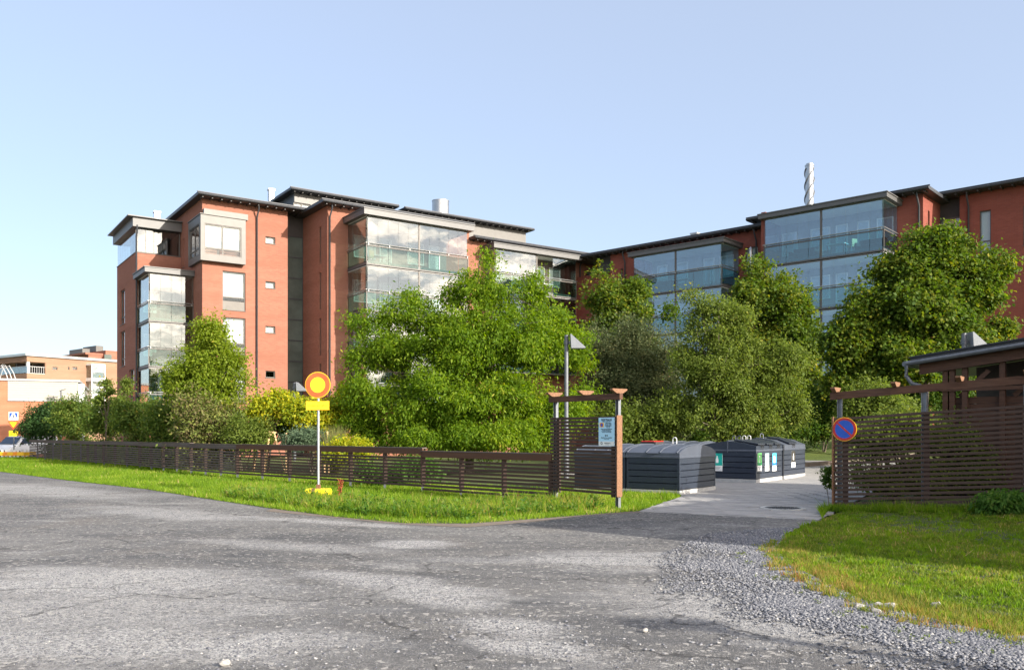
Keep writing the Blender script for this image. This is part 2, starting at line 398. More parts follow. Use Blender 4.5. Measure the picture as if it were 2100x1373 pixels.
def gravel_mat():
    m = Mat('gravel_bed'); v = m.coord(); vo = m.n('ShaderNodeTexVoronoi'); vo.inputs['Scale'].default_value = 36; m.l(v, vo.inputs['Vector'])
    s = m.n('ShaderNodeSeparateColor'); m.l(vo.outputs['Color'], s.inputs[0])
    c = m.ramp(s.outputs[0], [(0, (.07,.075,.09)), (.5, (.19,.195,.21)), (1, (.42,.42,.42))])
    m.col(m.mix(m.rng(vo.outputs['Distance'], .3, .7, 0, .7), c, (.05,.052,.06))); m.b.inputs['Roughness'].default_value = .8  # cell edges darkened: shade between the stones put into the colour
    m.bump(m.math('SUBTRACT', 1.0, vo.outputs['Distance']), .8, .03); return m.m
M['gravel'] = gravel_mat()
def stone_mat():
    m = Mat('crushed_stone'); a = m.n('ShaderNodeAttribute', attribute_name='rnd')
    c = m.ramp(a.outputs['Fac'], [(0, (.055,.06,.075)), (.35, (.12,.126,.148)), (.7, (.22,.225,.24)), (.9, (.36,.355,.345)), (1, (.56,.54,.50))])
    n = m.noise(m.coord(), 60, 3); m.col(m.mix(m.rng(n, .4, .7, 0, .35), c, (.13,.13,.14))); m.b.inputs['Roughness'].default_value = .75; return m.m
M['stone'] = stone_mat()
def paver_mat():
    m = Mat('concrete_paver'); oi = m.n('ShaderNodeObjectInfo'); v = m.coord(); n = m.noise(v, 9, 5, .7); g = m.noise(None, 1.1, 3, .6)
    c = m.ramp(oi.outputs['Random'], [(0, (.26,.255,.255)), (.5, (.31,.305,.30)), (1, (.38,.37,.36))])
    m.col(m.mix(m.rng(n, .35, .7, 0, .5), c, (.21,.205,.20))); m.b.inputs['Roughness'].default_value = .8; m.bump(n, .3, .01); return m.m
M['paver'] = paver_mat()
def pav2():
    m = Mat('paving_far'); v = m.coord(); mp = m.n('ShaderNodeMapping'); m.l(v, mp.inputs[0]); mp.inputs['Rotation'].default_value = (0,0,R(42))
    bt = m.n('ShaderNodeTexBrick'); m.l(mp.outputs[0], bt.inputs['Vector']); bt.inputs['Scale'].default_value = 1
    bt.inputs['Brick Width'].default_value = .42; bt.inputs['Row Height'].default_value = .28; bt.inputs['Mortar Size'].default_value = .006
    bt.inputs['Color1'].default_value = (.28,.275,.27,1); bt.inputs['Color2'].default_value = (.36,.355,.35,1); bt.inputs['Mortar'].default_value = (.10,.095,.09,1)
    n = m.noise(v, 5, 5, .7); m.col(m.mix(m.rng(n, .35, .7, 0, .4), bt.outputs[0], (.22,.215,.21))); m.b.inputs['Roughness'].default_value = .85; return m.m
M['paving'] = pav2()
G = lambda *s: leaf_mat(*s)
M['leaf_cherry'] = leaf_mat('leaf_cherry', [(0,(.052,.10,.008)),(.5,(.125,.19,.012)),(.85,(.23,.28,.020)),(.97,(.32,.30,.04)),(1,(.42,.22,.04))], .45)
M['leaf_maple'] = leaf_mat('leaf_maple', [(0,(.045,.085,.012)),(.5,(.085,.125,.016)),(.8,(.16,.17,.02)),(1,(.34,.28,.03))], .38)
M['leaf_maple_d'] = leaf_mat('leaf_maple_dark', [(0,(.032,.068,.012)),(.5,(.060,.105,.016)),(.85,(.12,.15,.02)),(1,(.30,.26,.03))], .36)
M['leaf_olive'] = leaf_mat('leaf_olive', [(0,(.055,.072,.030)),(.5,(.095,.11,.048)),(.85,(.15,.15,.065)),(1,(.22,.15,.07))], .3)
M['leaf_open'] = leaf_mat('leaf_open', [(0,(.075,.105,.018)),(.5,(.125,.155,.028)),(.85,(.18,.20,.04)),(1,(.30,.25,.05))], .42)
M['leaf_light'] = leaf_mat('leaf_light', [(0,(.09,.13,.014)),(.5,(.17,.21,.018)),(.85,(.25,.28,.03)),(1,(.42,.30,.05))], .45)
M['leaf_yellow'] = leaf_mat('leaf_yellow', [(0,(.12,.17,.02)),(.4,(.24,.27,.02)),(.8,(.44,.40,.02)),(1,(.50,.33,.03))], .45)
M['leaf_lilac'] = leaf_mat('leaf_lilac', [(0,(.05,.085,.016)),(.5,(.10,.145,.024)),(.85,(.17,.18,.035)),(1,(.32,.24,.05))], .35)
M['leaf_lilac_d'] = leaf_mat('leaf_lilac_dark', [(0,(.022,.05,.016)),(.6,(.04,.08,.02)),(.9,(.08,.11,.03)),(1,(.22,.18,.05))], .25)
M['leaf_brown'] = leaf_mat('leaf_brown', [(0,(.10,.085,.04)),(.35,(.16,.13,.06)),(.6,(.14,.17,.04)),(1,(.24,.23,.06))], .3)
M['leaf_sage'] = leaf_mat('leaf_sage', [(0,(.07,.10,.06)),(.7,(.13,.17,.10)),(1,(.20,.22,.13))], .3)
M['leaf_weed'] = leaf_mat('leaf_weed', [(0,(.045,.10,.015)),(.6,(.09,.17,.025)),(1,(.18,.22,.05))], .4)
M['grass_blade'] = leaf_mat('grass_blade', [(0,(.10,.17,.015)),(.5,(.17,.25,.02)),(.8,(.25,.31,.03)),(.93,(.38,.36,.09)),(1,(.48,.36,.16))], .45, .5)
M['lawn_blade'] = leaf_mat('lawn_blade', [(0,(.085,.125,.018)),(.45,(.15,.195,.024)),(.7,(.22,.24,.04)),(.85,(.32,.28,.08)),(1,(.30,.18,.08))], .42, .5)
M['dry_blade'] = leaf_mat('dry_blade', [(0,(.15,.17,.03)),(.5,(.27,.24,.06)),(.8,(.30,.19,.07)),(1,(.28,.11,.05))], .4, .6)

# ---------------------------------------------------------------- fast meshes
def np_mesh(name, V, Fq, mat, rnd=None, parent=None, k=3):
    me = bpy.data.meshes.new(name); nf = len(Fq)
    me.vertices.add(len(V)); me.vertices.foreach_set('co', np.ascontiguousarray(V, dtype=np.float32).ravel())
    me.loops.add(nf*k); me.loops.foreach_set('vertex_index', np.ascontiguousarray(Fq, dtype=np.int32).ravel())
    me.polygons.add(nf); me.polygons.foreach_set('loop_start', np.arange(0, nf*k, k, dtype=np.int32))
    me.polygons.foreach_set('loop_total', np.full(nf, k, dtype=np.int32))
    if rnd is not None:
        a = me.attributes.new('rnd', 'FLOAT', 'FACE'); a.data.foreach_set('value', np.ascontiguousarray(rnd, dtype=np.float32))
    me.materials.append(mat); me.update(calc_edges=True); me.validate()
    return link(bpy.data.objects.new(name, me), parent)
def leaves_mesh(name, P, ax, nrm, L, W, mat, rnd, parent):
    ax = ax/np.linalg.norm(ax, axis=1, keepdims=True)
    sd = np.cross(ax, nrm); sd /= np.maximum(1e-6, np.linalg.norm(sd, axis=1, keepdims=True))
    up = np.cross(sd, ax); n = len(P); L = L[:,None]; W = W[:,None]
    V = np.stack([P, P+ax*L*.45+sd*W*.5+up*W*.12, P+ax*L, P+ax*L*.45-sd*W*.5+up*W*.12], 1).reshape(-1, 3)
    i = np.arange(n)[:,None]*4; Fq = np.concatenate([i, i+1, i+2, i+3], 1)
    return np_mesh(name, V, Fq, mat, rnd, parent, 4)
def crown(parent, blobs, nleaf, L, W, mat, droop=.3, shell=.33, csize=.28, per=36, zmin=.1, name='crown', lobe=.75, lobe_n=9):
    """blobs: (x, y, z, rx, ry, rz) in the tree's own coordinates"""
    B = np.array(blobs, float)
    for q in (3, 4, 5): B[:,q] = np.maximum(B[:,q]-lobe*.55, B[:,q]*.5)
    wts = (B[:,3]*B[:,4]*B[:,5])**(2/3); wts /= wts.sum()
    nc = max(4, nleaf//per)
    # boughs: many small lobes on and in the big masses, ragged upward at the top
    nlob = max(5, int(nc/lobe_n)); li = rng.choice(len(B), nlob, p=wts)
    ld = rng.normal(size=(nlob, 3)); ld /= np.linalg.norm(ld, axis=1, keepdims=True)
    ld[:,1] -= .25                                  # (nothing special: a little fuller on the open side)
    ld /= np.linalg.norm(ld, axis=1, keepdims=True)
    lr = rng.random(nlob)**shell; lr *= .74+.50*rng.random(nlob)
    LC = B[li,:3]+ld*B[li,3:6]*lr[:,None]
    Lr = lobe*(.45+.9*rng.random(nlob)); Lz = Lr*np.where((ld[:,2] > .45) & (rng.random(nlob) < .65), 1.35, .74)
    lrnd = rng.random(nlob)
    idx = rng.integers(0, nlob, nc)
    d = rng.normal(size=(nc, 3)); d[:,2] += .25; d /= np.linalg.norm(d, axis=1, keepdims=True)
    rad = rng.random(nc)**.45
    C = LC[idx]+d*np.stack([Lr[idx], Lr[idx], Lz[idx]], 1)*rad[:,None]
    d = d*.6+ld[idx]*.6
    C[:,2] = np.maximum(C[:,2], zmin+rng.random(nc)*.3)
    cs = csize*(.45+.8*rng.random(nc)); cr = .5*rng.random(nc)+.5*lrnd[idx]
    nl = rng.poisson(per, nc); ci = np.repeat(np.arange(nc), nl); n = len(ci)
    off = rng.normal(size=(n, 3))*cs[ci][:,None]*np.array([1,1,.75])
    P = C[ci]+off
    out = d[ci]*.8+rng.normal(size=(n,3))*.7
    ax = out*(1-droop)+np.array([0,0,-1.0])*droop*1.6+rng.normal(size=(n,3))*.25
    nrm = np.array([0,0,1.0])*.7+d[ci]*.5+rng.normal(size=(n,3))*.55
    s = .65+.7*rng.random(n)
    rv = np.clip(.55*rng.random(n)+.45*cr[ci], 0, 1)
    keep = P[:,2] > zmin*.4
    P, ax, nrm, s, rv = P[keep], ax[keep], nrm[keep], s[keep], rv[keep]
    o = leaves_mesh(name, P, ax, nrm, L*s, W*s, mat, rv, parent); o['kind'] = 'stuff'
    return o, C
def trunk(parent, base_r, pts, C, nb, mat, stems=1, spread=.4, name='trunk', z0=.25, thick=.035):
    """trunk up through pts with limbs that curve out to random leaf clumps C"""
    m = MB(); top = Vector(pts[-1]); base = Vector(pts[0]); H = top.z-base.z
    for s in range(stems):
        off = Vector((random.uniform(-spread, spread), random.uniform(-spread, spread), 0)) if stems > 1 else Vector((0,0,0))
        pp = [Vector((p[0], p[1], p[2]*(1 if stems == 1 else random.uniform(.72,.86))))+off*(i/(len(pts)-1))*1.4+Vector((random.uniform(-.05,.05), random.uniform(-.05,.05), 0)) for i, p in enumerate(pts)]
        m.tube(pp, [base_r*(1-.88*i/(len(pp)-1)) for i in range(len(pp))], 8)
        for _ in range(nb//stems):
            c = Vector(C[random.randrange(len(C))]); t = random.uniform(z0, .85)
            k = t*(len(pp)-1); i = min(int(k), len(pp)-2); a = pp[i].lerp(pp[i+1], k-i)
            if c.z < a.z*.8: continue
            mid = a.lerp(c, .5)+Vector((random.uniform(-.15,.15), random.uniform(-.15,.15), random.uniform(-.1,.25)))*H*.12
            m.tube([a, a.lerp(mid, .5)+Vector((0,0,.03*H)), mid, mid.lerp(c, .5), c], [thick*(1.2-t), thick*.8*(1.2-t), thick*.55, thick*.35, thick*.12], 5, False)
    return m.build(name, mat, parent, smooth=True)
def px_blobs(Y, ref, lst, depth=.75):
    """blobs given as photo pixels (px, py, rx, ry[, dy]) at depth Y -> coordinates relative to ref"""
    o = []
    for b in lst:
        x, y, z = at(b[0], b[1], Y); dy = b[4] if len(b) > 4 else 0
        rx = b[2]/F*Y; rz = b[3]/F*Y
        o.append((x-ref[0], dy, z-ref[2], rx, max(rx*depth, .4), rz))
    return o
# ---------------------------------------------------------------- ground
import bmesh
def sheet(name, poly, mat, dz=0.0, step=2.0, lim=60):
    bm = bmesh.new(); vs = [bm.verts.new((x, y, 0)) for x, y in poly]
    for t in tessellate_polygon([[Vector((x, y, 0)) for x, y in poly]]):
        a, b, c = (poly[i] for i in t)
        cr = (b[0]-a[0])*(c[1]-a[1])-(b[1]-a[1])*(c[0]-a[0])
        if abs(cr) > 1e-7: bm.faces.new([vs[i] for i in (t if cr > 0 else t[::-1])])
    xs = [p[0] for p in poly]; ys = [p[1] for p in poly]
    for lo, hi, ax in ((min(xs), max(xs), 0), (min(ys), max(ys), 1)):
        t = math.ceil(max(lo, -lim)/step)*step
        while t < min(hi, lim+30):
            co = [0,0,0]; co[ax] = t; no = [0,0,0]; no[ax] = 1
            bmesh.ops.bisect_plane(bm, geom=bm.verts[:]+bm.edges[:]+bm.faces[:], plane_co=co, plane_no=no); t += step
    for v in bm.verts: v.co.z = gz(v.co.x, v.co.y)+dz
    me = bpy.data.meshes.new(name); bm.to_mesh(me); bm.free(); me.materials.append(mat)
    return kind(link(bpy.data.objects.new(name, me)), 'structure')
def wob(pts, n=5, a=.10):                 # roughen an outline
    o = []
    for i in range(len(pts)):
        p, q = pts[i], pts[(i+1) % len(pts)]
        for k in range(n):
            t = k/n; j = a if k else 0
            o.append((p[0]+(q[0]-p[0])*t+random.uniform(-j, j), p[1]+(q[1]-p[1])*t+random.uniform(-j, j)))
    return o
sheet('ground', [(-900,-500),(900,-500),(900,1500),(-900,1500)], M['field'], -.06, 3.0)
verge_edge = [gnd(px, py) for px, py in ((-260,948),(0,967),(140,985),(300,1003),(440,1025),(560,1043),(690,1060),(830,1073),(960,1074),(1100,1064),(1200,1056),(1310,1048))]
lawn_edge = [gnd(px, py) for px, py in ((1690,1066),(1640,1082),(1605,1102),(1590,1130),(1620,1160),(1680,1190),(1760,1230),(1880,1265),(2000,1292),(2110,1310))]
pav_front = [gnd(1310,1048), gnd(1450,1056), gnd(1678,1066)]
road_poly = [(-80,-30),(14,-30),(7,-2),(4.6,5.0)]+lawn_edge[::-1]+pav_front[::-1][1:]+wob(verge_edge[::-1], 1)[1:]+[(-80,52)]
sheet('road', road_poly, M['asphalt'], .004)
verge = verge_edge+[(4.25,21.4),(4.2,26),(2,32),(-6,40),(-27,56),(-45,58),(-70,60)]
sheet('verge', verge, M['lawn'], .008)
sheet('street', [(-90,56.5),(-21,56.5),(-30,110),(-120,110)], M['asphalt'], .004)
lawn_r = lawn_edge+[(5.0,5.2),(9,1),(34,2),(34,30),(11,24),(7.1,18.0)]
sheet('lawn', lawn_r, M['lawn'], .008)
drive = [pav_front[0], pav_front[1], pav_front[2], (6.9,17.9), (9.4,22), (13,29), (16.5,36), (7,37), (-1.5,33), (-1.5,26.5), (4.25,21.4)]
sheet('paving', drive, M['paving'], .006, 1.0)
sheet('back_lawn', [(7,37),(16.5,36),(30,34),(40,60),(-10,75),(-12,50),(-1.5,33)], M['lawn_lit'], .009, 1.0)
M_dirt_strip = sheet('soil_edge', [(x-.0, y) for x, y in verge_edge[5:]]+[(x, y-.35-.25*math.sin(i*1.7)) for i, (x, y) in list(enumerate(verge_edge))[5:][::-1]], M['dirt'], .009)
# gravel heap beside the lawn
gr_poly = lawn_edge[1:]+[gnd(px, py) for px, py in ((2110,1400),(1900,1385),(1760,1345),(1600,1305),(1520,1270),(1455,1200),(1470,1150),(1540,1110))]
def gfade(p):                             # 1 beside the lawn, 0 out on the road
    p = p+0; g = np.full(len(p), 9.0); L_ = np.array(lawn_edge[1:])
    for a, b in zip(L_[:-1], L_[1:]):
        ab = b-a; t = np.clip(((p-a)@ab)/(ab@ab), 0, 1); g = np.minimum(g, np.linalg.norm(p-(a+t[:,None]*ab), axis=1))
    return np.clip((2.0-g)/1.8+.25*np.sin(p[:,0]*3.1+np.sin(p[:,1]*2))*np.sin(p[:,1]*2.7+np.sin(p[:,0]*2.2)), 0, 1)**2.4
inner_g = lawn_edge[1:]+[gnd(px, py) for px, py in ((2110,1350),(1990,1325),(1870,1288),(1750,1250),(1670,1205),(1612,1165),(1596,1135))]
sheet('gravel_bed', wob(inner_g, 6, .07), M['gravel'], .010, 1.0)

# kerb by the back lawn
kb = MB()
pts = [(9.2,33.6),(12.0,34.6),(15.4,36.2),(19.5,38.6)]
for a, b in zip(pts[:-1], pts[1:]):
    kb.bar((*a, gz(*a)+.05), (*b, gz(*b)+.05), .14, .22)
kind(kb.build('kerb', M['dirt']), 'structure')

# ---------------------------------------------------------------- pavers (real stones on the near part of the drive)
def in_poly(pts, poly):
    pts = np.asarray(pts); x, y = pts[:,0], pts[:,1]; c = np.zeros(len(pts), bool); n = len(poly)
    for i in range(n):
        x1, y1 = poly[i]; x2, y2 = poly[(i+1) % n]
        cond = ((y1 > y) != (y2 > y)); xi = (x2-x1)*(y-y1)/((y2-y1) if y2 != y1 else 1e-9)+x1
        c ^= cond & (x < xi)
    return c
pv = MB(); w2, h2 = .205, .134
pv.prism([(-w2,-h2),(w2,-h2),(w2,h2),(-w2,h2)], 'z', 0, .030)
pm = bpy.data.meshes.new('paving_stone'); pm.from_pydata(pv.v, [], pv.f); pm.materials.append(M['paver'])
cand = []
ang = R(-42); ca, sa = math.cos(ang), math.sin(ang)
for j in range(-10, 90):
    for i in range(-60, 60):
        u = i*.42+(.21 if j % 2 else 0); v = j*.28
        x = 2.6+u*ca-v*sa; y = 15.2+u*sa+v*ca
        cand.append((x, y))
cand = np.array(cand)
inner = in_poly(cand, [(pav_front[0][0]+.25, pav_front[0][1]+.1), (pav_front[1][0], pav_front[1][1]+.18), (pav_front[2][0]-.1, pav_front[2][1]+.2), (6.7,17.8), (9.2,22), (12.5,29), (5,31), (4.45,21.5)])
cand = cand[inner]; cand = cand[(np.hypot(cand[:,0]-5.7, cand[:,1]-17.95) > .52)]
order = np.argsort(cand[:,1]); paving_obj = bpy.data.objects['paving']
for k, i in enumerate(order[:300]):
    x, y = cand[i]
    o = inst('paving_stone', pm, (x, y, gz(x, y)+.006-.022+random.uniform(0, .005)), paving_obj, ang+random.uniform(-.01, .01))
    o.rotation_euler[0] = random.uniform(-.006, .006)
rest = MB()
for i in order[300:]:
    x, y = cand[i]
    if y > 27: continue
    zt = gz(x, y)+.012+random.uniform(0, .004); n = len(rest.v)
    cs = [(x+a*ca-b*sa, y+a*sa+b*ca) for a, b in ((-w2,-h2),(w2,-h2),(w2,h2),(-w2,h2))]
    rest.v += [(p, q, zt) for p, q in cs]+[(p, q, zt-.02) for p, q in cs]
    rest.f += [(n,n+1,n+2,n+3)]+[(n+a, n+4+a, n+4+(a+1)%4, n+(a+1)%4) for a in range(4)]
if rest.v: kind(rest.build('paving_stones', M['paver'], paving_obj), 'stuff')
# manhole cover
mh = empty('manhole_cover', (5.7,17.95,gz(5.7,17.95)+.006), 0, 'round cast iron manhole cover set in the grey paving of the driveway', 'manhole cover')
m = MB(); m.tube([(0,0,-.02),(0,0,.018)], .36, 32); m.build('lid', M['steel_dark'], mh)
m = MB()
for k in range(-5, 6):
    yy = k*.06; hw = math.sqrt(max(0, .33**2-yy**2))
    for q in range(-5, 6):
        xx = q*.06
        if abs(xx) < hw-.02 and (q+k) % 2 == 0: m.box(xx-.02, xx+.02, yy-.012, yy+.012, .018, .025)
m.build('grip_pattern', M['black'], mh)
m = MB()
n = len(m.v); 
for k in range(32):
    a = 2*math.pi*k/32
    m.v += [(.37*math.cos(a), .37*math.sin(a), .022), (.46*math.cos(a), .46*math.sin(a), .022), (.46*math.cos(a), .46*math.sin(a), -.01)]
for k in range(32):
    a, b = 3*k, 3*((k+1) % 32); m.f += [(a, a+1, b+1, b), (a+1, a+2, b+2, b+1)]
m.build('frame_ring', M['concrete'], mh)

# ---------------------------------------------------------------- building helpers
class Face:
    """a wall face: axis 'x' runs along local x at y=p (outward -y); axis 'y' runs along local y at x=p (outward s)"""
    def __init__(f, axis, p, s=-1): f.axis, f.p, f.s = axis, p, s
    def box(f, m, a0, a1, o0, o1, z0, z1):   # o = distance outward from the face
        if f.axis == 'x': m.box(a0, a1, f.p+f.s*o0, f.p+f.s*o1, z0, z1)
        else: m.box(f.p+f.s*o0, f.p+f.s*o1, a0, a1, z0, z1)
def wall(m, f, a0, a1, z0, z1, holes=(), th=.3):
    if a0 > a1: a0, a1 = a1, a0
    A = sorted(set([a0, a1]+[v for h in holes for v in (min(h[0],h[1]), max(h[0],h[1]))])); A = [a for a in A if a0 <= a <= a1]
    for x0, x1 in zip(A[:-1], A[1:]):
        hz = sorted([(h[2], h[3]) for h in holes if min(h[0],h[1]) <= x0+1e-6 and max(h[0],h[1]) >= x1-1e-6])
        z = z0
        for h0, h1 in hz:
            if h0 > z: f.box(m, x0, x1, -th, 0, z, h0)
            z = max(z, h1)
        if z1 > z: f.box(m, x0, x1, -th, 0, z, z1)
def window(root, f, a0, a1, z0, z1, mull=(), trans=(), cover=None, fr='frame', gl='glass_win', rec=.12, panel=0, sill=True, fw=.06, cz=None):
    if a0 > a1: a0, a1 = a1, a0
    m = MB(); zb = z0+panel
    f.box(m, a0, a0+fw, -rec-.06, -rec+.02, z0, z1); f.box(m, a1-fw, a1, -rec-.06, -rec+.02, z0, z1)
    f.box(m, a0+fw, a1-fw, -rec-.06, -rec+.02, z1-fw, z1); f.box(m, a0+fw, a1-fw, -rec-.06, -rec+.02, z0, z0+max(fw, panel))
    cols = [a0+fw]+list(mull)+[a1-fw]
    for c in mull: f.box(m, c-fw*.6, c+fw*.6, -rec-.05, -rec+.01, zb+fw*.5, z1-fw)
    for t in trans:
        for c0, c1 in zip(cols[:-1], cols[1:]): f.box(m, c0+(.04 if c0 in mull else 0), c1-(.04 if c1 in mull else 0), -rec-.045, -rec+.012, t-.035, t+.035)
    if sill: f.box(m, a0-.03, a1+.03, -rec+.02, .05, z0-.03, z0)
    w = m.build('window', M[fr], root)
    for c0, c1 in zip(cols[:-1], cols[1:]):
        m = MB(); f.box(m, c0+.01, c1-.01, -rec-.03, -rec-.022, zb+.03, z1-fw*.6); m.build('pane', M[gl], w)
    if cover:
        m = MB(); f.box(m, a0+fw*.5, a1-fw*.5, -rec-.14, -rec-.11, cz if cz else zb+.02, z1-.02); m.build('blind', M[cover], w)
    m = MB(); f.box(m, a0-.02, a1+.02, -rec-1.2, -rec-1.1, z0-.1, z1+.1); f.box(m, a0-.02,a1+.02,-rec-1.1,-rec-.2,z0-.12,z0-.1); m.build('room', M['room'], w)
    return w
def balcony(root, x0, x1, yf, yb, zs, ztop, mulls, name='balcony', gl='glass', rgl='glass_rail', left=True, right=False, npan=None, back=None, rail_h=1.05, openings=(), floors_win=True, hide_below=None, poles=True):
    """stack of glazed balconies between local x0..x1, front yf, wall yb; zs = slab bottoms from the top storey down"""
    W = x1-x0; out = []
    for k, zb in enumerate(zs):
        zt = ztop if k == 0 else zs[k-1]
        sl = .20; zb = zb+.08; zf = zb+sl
        m = MB(); m.box(x0+.0, x1-.0, yf+.0, yb, zb, zf); m.box(x0-.04, x1+.04, yf-.04, yb, zb-.035, zb-.001); b = m.build(name, M['fascia'], root)
        m = MB(); m.box(x0+.02, x1-.02, yf+.05, yb-.01, zf+.001, zf+.02); m.build('floor', M['balcony_floor'], b)
        m = MB(); m.box(x0+.02, x1-.02, yf+.05, yb-.01, zt-.03, zt-.002); m.build('ceiling', M['soffit'], b)
        # frameless panes in front and on the sides
        cols = [x0]+[c for c in mulls]+[x1]
        for c0, c1 in zip(cols[:-1], cols[1:]):
            n = max(2, round((c1-c0)/.78)); pw = (c1-c0-.14)/n
            mesh = None
            for i in range(n):
                if (k, round(cols.index(c0)), i) in openings: continue
                a = c0+.07+i*pw
                m = MB(); m.box(a+.006, a+pw-.006, yf+.03, yf+.042, zf+rail_h+.02, zt-.06)
                m.build('glass_pane', M[gl], b)
                m = MB(); m.box(a+.012, a+pw-.012, yf-.02, yf-.008, zf-.05, zf+rail_h-.08)
                if i % 2 == 0:
                    m = MB(); m.box(a+.012, min(a+2*pw, c1-.07)-.012, yf-.02, yf-.008, zb+.0, zf+rail_h-.09); m.build('railing_glass', M[rgl], b)
        m = MB()
        for c in mulls: m.box(c-.06, c+.06, yf+.005, yf+.12, zf, zt)
        for c in (x0, x1): m.box(c-.03, c+.03, yf+.0, yf+.06, zf, zf+rail_h)
        m.box(x0+.03, x1-.03, yf-.03, yf+.05, zf+rail_h-.07, zf+rail_h-.01)
        if not mulls: m.box(x1-.03, x1+.0, yf+.021, yf+.054, zf+rail_h, zt-.04)
        m.box(x0, x1, yf+.02, yf+.055, zt-.06, zt-.02); m.box(x0, x1, yf-.028, yf-.002, zb+.0, zb+.05)
        m.build('railing_frame', M['frame'], b)
        m = MB(); m.tube([(x0-.04, yf-.07, zf+rail_h+.10), (x1+.04, yf-.07, zf+rail_h+.10)], .024, 6)
        for sx, on in ((x0, left), (x1, right)):
            if on: m.tube([(sx+(-.05 if sx == x0 else .05), yf-.07, zf+rail_h+.10), (sx+(-.05 if sx == x0 else .05), yb, zf+rail_h+.10)], .024, 6)
        n = int(W/1.5)
        for i in range(n+1):
            xx = x0+.1+(W-.2)*i/n; m.box(xx-.012, xx+.012, yf-.08, yf+.0, zf+rail_h-.03, zf+rail_h+.10)
        m.build('handrail', M['alu'], b)
        for sx, on in ((x0, left), (x1, right)):
            if not on: continue
            n = max(2, round((yb-yf)/.8)); pw = (yb-yf-.1)/n; e = .02 if sx == x0 else -.02
            for i in range(n):
                a = yf+.06+i*pw
                m = MB(); m.box(sx+e-.006, sx+e+.006, a+.006, a+pw-.006, zf+rail_h+.02, zt-.06); m.build('glass_pane', M[gl], b)
            m = MB(); m.box(sx-.012-e, sx-e, yf, yb-.05, zf-.05, zf+rail_h-.09); m.build('railing_glass', M[rgl], b)
            m = MB(); m.box(sx-.03, sx+.03, yf+.06, yb, zf+rail_h-.07, zf+rail_h-.01); m.build('side_rail', M['frame'], b)
        m = MB(); m.box(x0+.05, x1-.05, yb-.06, yb-.012, zf+.02, zt-.03); m.build('back_panel', M['panel_pale' if gl == 'glass_blue' else 'panel_mid'], b)
        # back wall furniture: doors and windows of the flat
        if back and floors_win:
            wf = Face('x', yb-.062)
            for (a, c, kd) in back:
                a0 = x0+a*W; a1 = x0+c*W
                if kd == 'd': z0_, z1_ = zf+.05, min(zf+2.25, zt-.15)
                else: z0_, z1_ = zf+.75, min(zf+2.25, zt-.15)
                m = MB(); fw = .07
                wf.box(m, a0, a0+fw, .0, .07, z0_, z1_); wf.box(m, a1-fw, a1, .0, .07, z0_, z1_)
                wf.box(m, a0+fw, a1-fw, .0, .07, z1_-fw, z1_); wf.box(m, a0+fw, a1-fw, .0, .07, z0_, z0_+fw)
                fr = m.build('inner_window' if kd != 'd' else 'balcony_door', M['frame_w'], b)
                m = MB(); wf.box(m, a0+fw, a1-fw, .008, .018, z0_+fw, z1_-fw); m.build('blind', M['blind' if kd != 'c' else 'curtain'], fr)
                m = MB(); wf.box(m, a0+fw, a1-fw, .035, .043, z0_+fw, z1_-fw); m.build('pane', M['glass_win'], fr)
        out.append(b)
    return out
def canopy(root, x0, x1, y0, y1, zb, h=.42, over=.25, name='canopy'):
    m = MB(); m.box(x0-over, x1+over, y0-over, y1, zb, zb+h); m.box(x0-over-.05, x1+over+.05, y0-over-.05, y1, zb+h, zb+h+.06)
    return m.build(name, M['fascia'], root)
def downpipe(root, x, y, z0, z1, off=.35, seam=True):
    m = MB(); m.tube([(x, y-off, z1), (x, y-off, z1-.25), (x, y-.10, z1-.75), (x, y-.10, z0)], .055, 8)
    for k in range(int((z1-z0)/3)): m.tube([(x, y-.10, z0+1+3*k), (x, y-.10, z0+1.06+3*k)], .075, 8)
    return m.build('downpipe', M['dark_metal'], root, smooth=True)

# ================================================================ left apartment block
L = Frame(-20.0, 55.1, 35)
lb = empty('apartment_building', (L.ox, L.oy, 0), R(35), 'red brick apartment block on the left with glazed balconies and a bay window box', 'apartment building')
fx = Face('x', 0.0); fl = Face('y', 0.0, -1)
# --- section 0: the low left wing with roof terrace
y0 = 5.4; xa = L.x(278.5, y0); zt0 = L.z(517, xa, y0)
yend = L.y(240, xa)
W0 = MB(); f0 = Face('x', y0); f0s = Face('y', xa, -1)
sh = []
for (pa, pb, q0, q1) in ((246.5,256,594,665),(246.5,256,679,751),(265,275,757,815)):
    ya, yb_ = L.y(pa, xa), L.y(pb, xa); ym = (ya+yb_)/2
    sh.append((ya, yb_, L.z(q1, xa, ym), L.z(q0, xa, ym)))
wall(W0, f0, xa, 0, 0, zt0); wall(W0, f0s, y0+.3, yend, 0, zt0, sh)
W0.box(xa+.3, 0, yend-.3, yend, 0, zt0); W0.build('wall', M['brick'], lb)
for h in sh: window(lb, f0s, h[0], h[1], h[2], h[3], trans=(h[2]+.55,), cover=None, fr='frame')
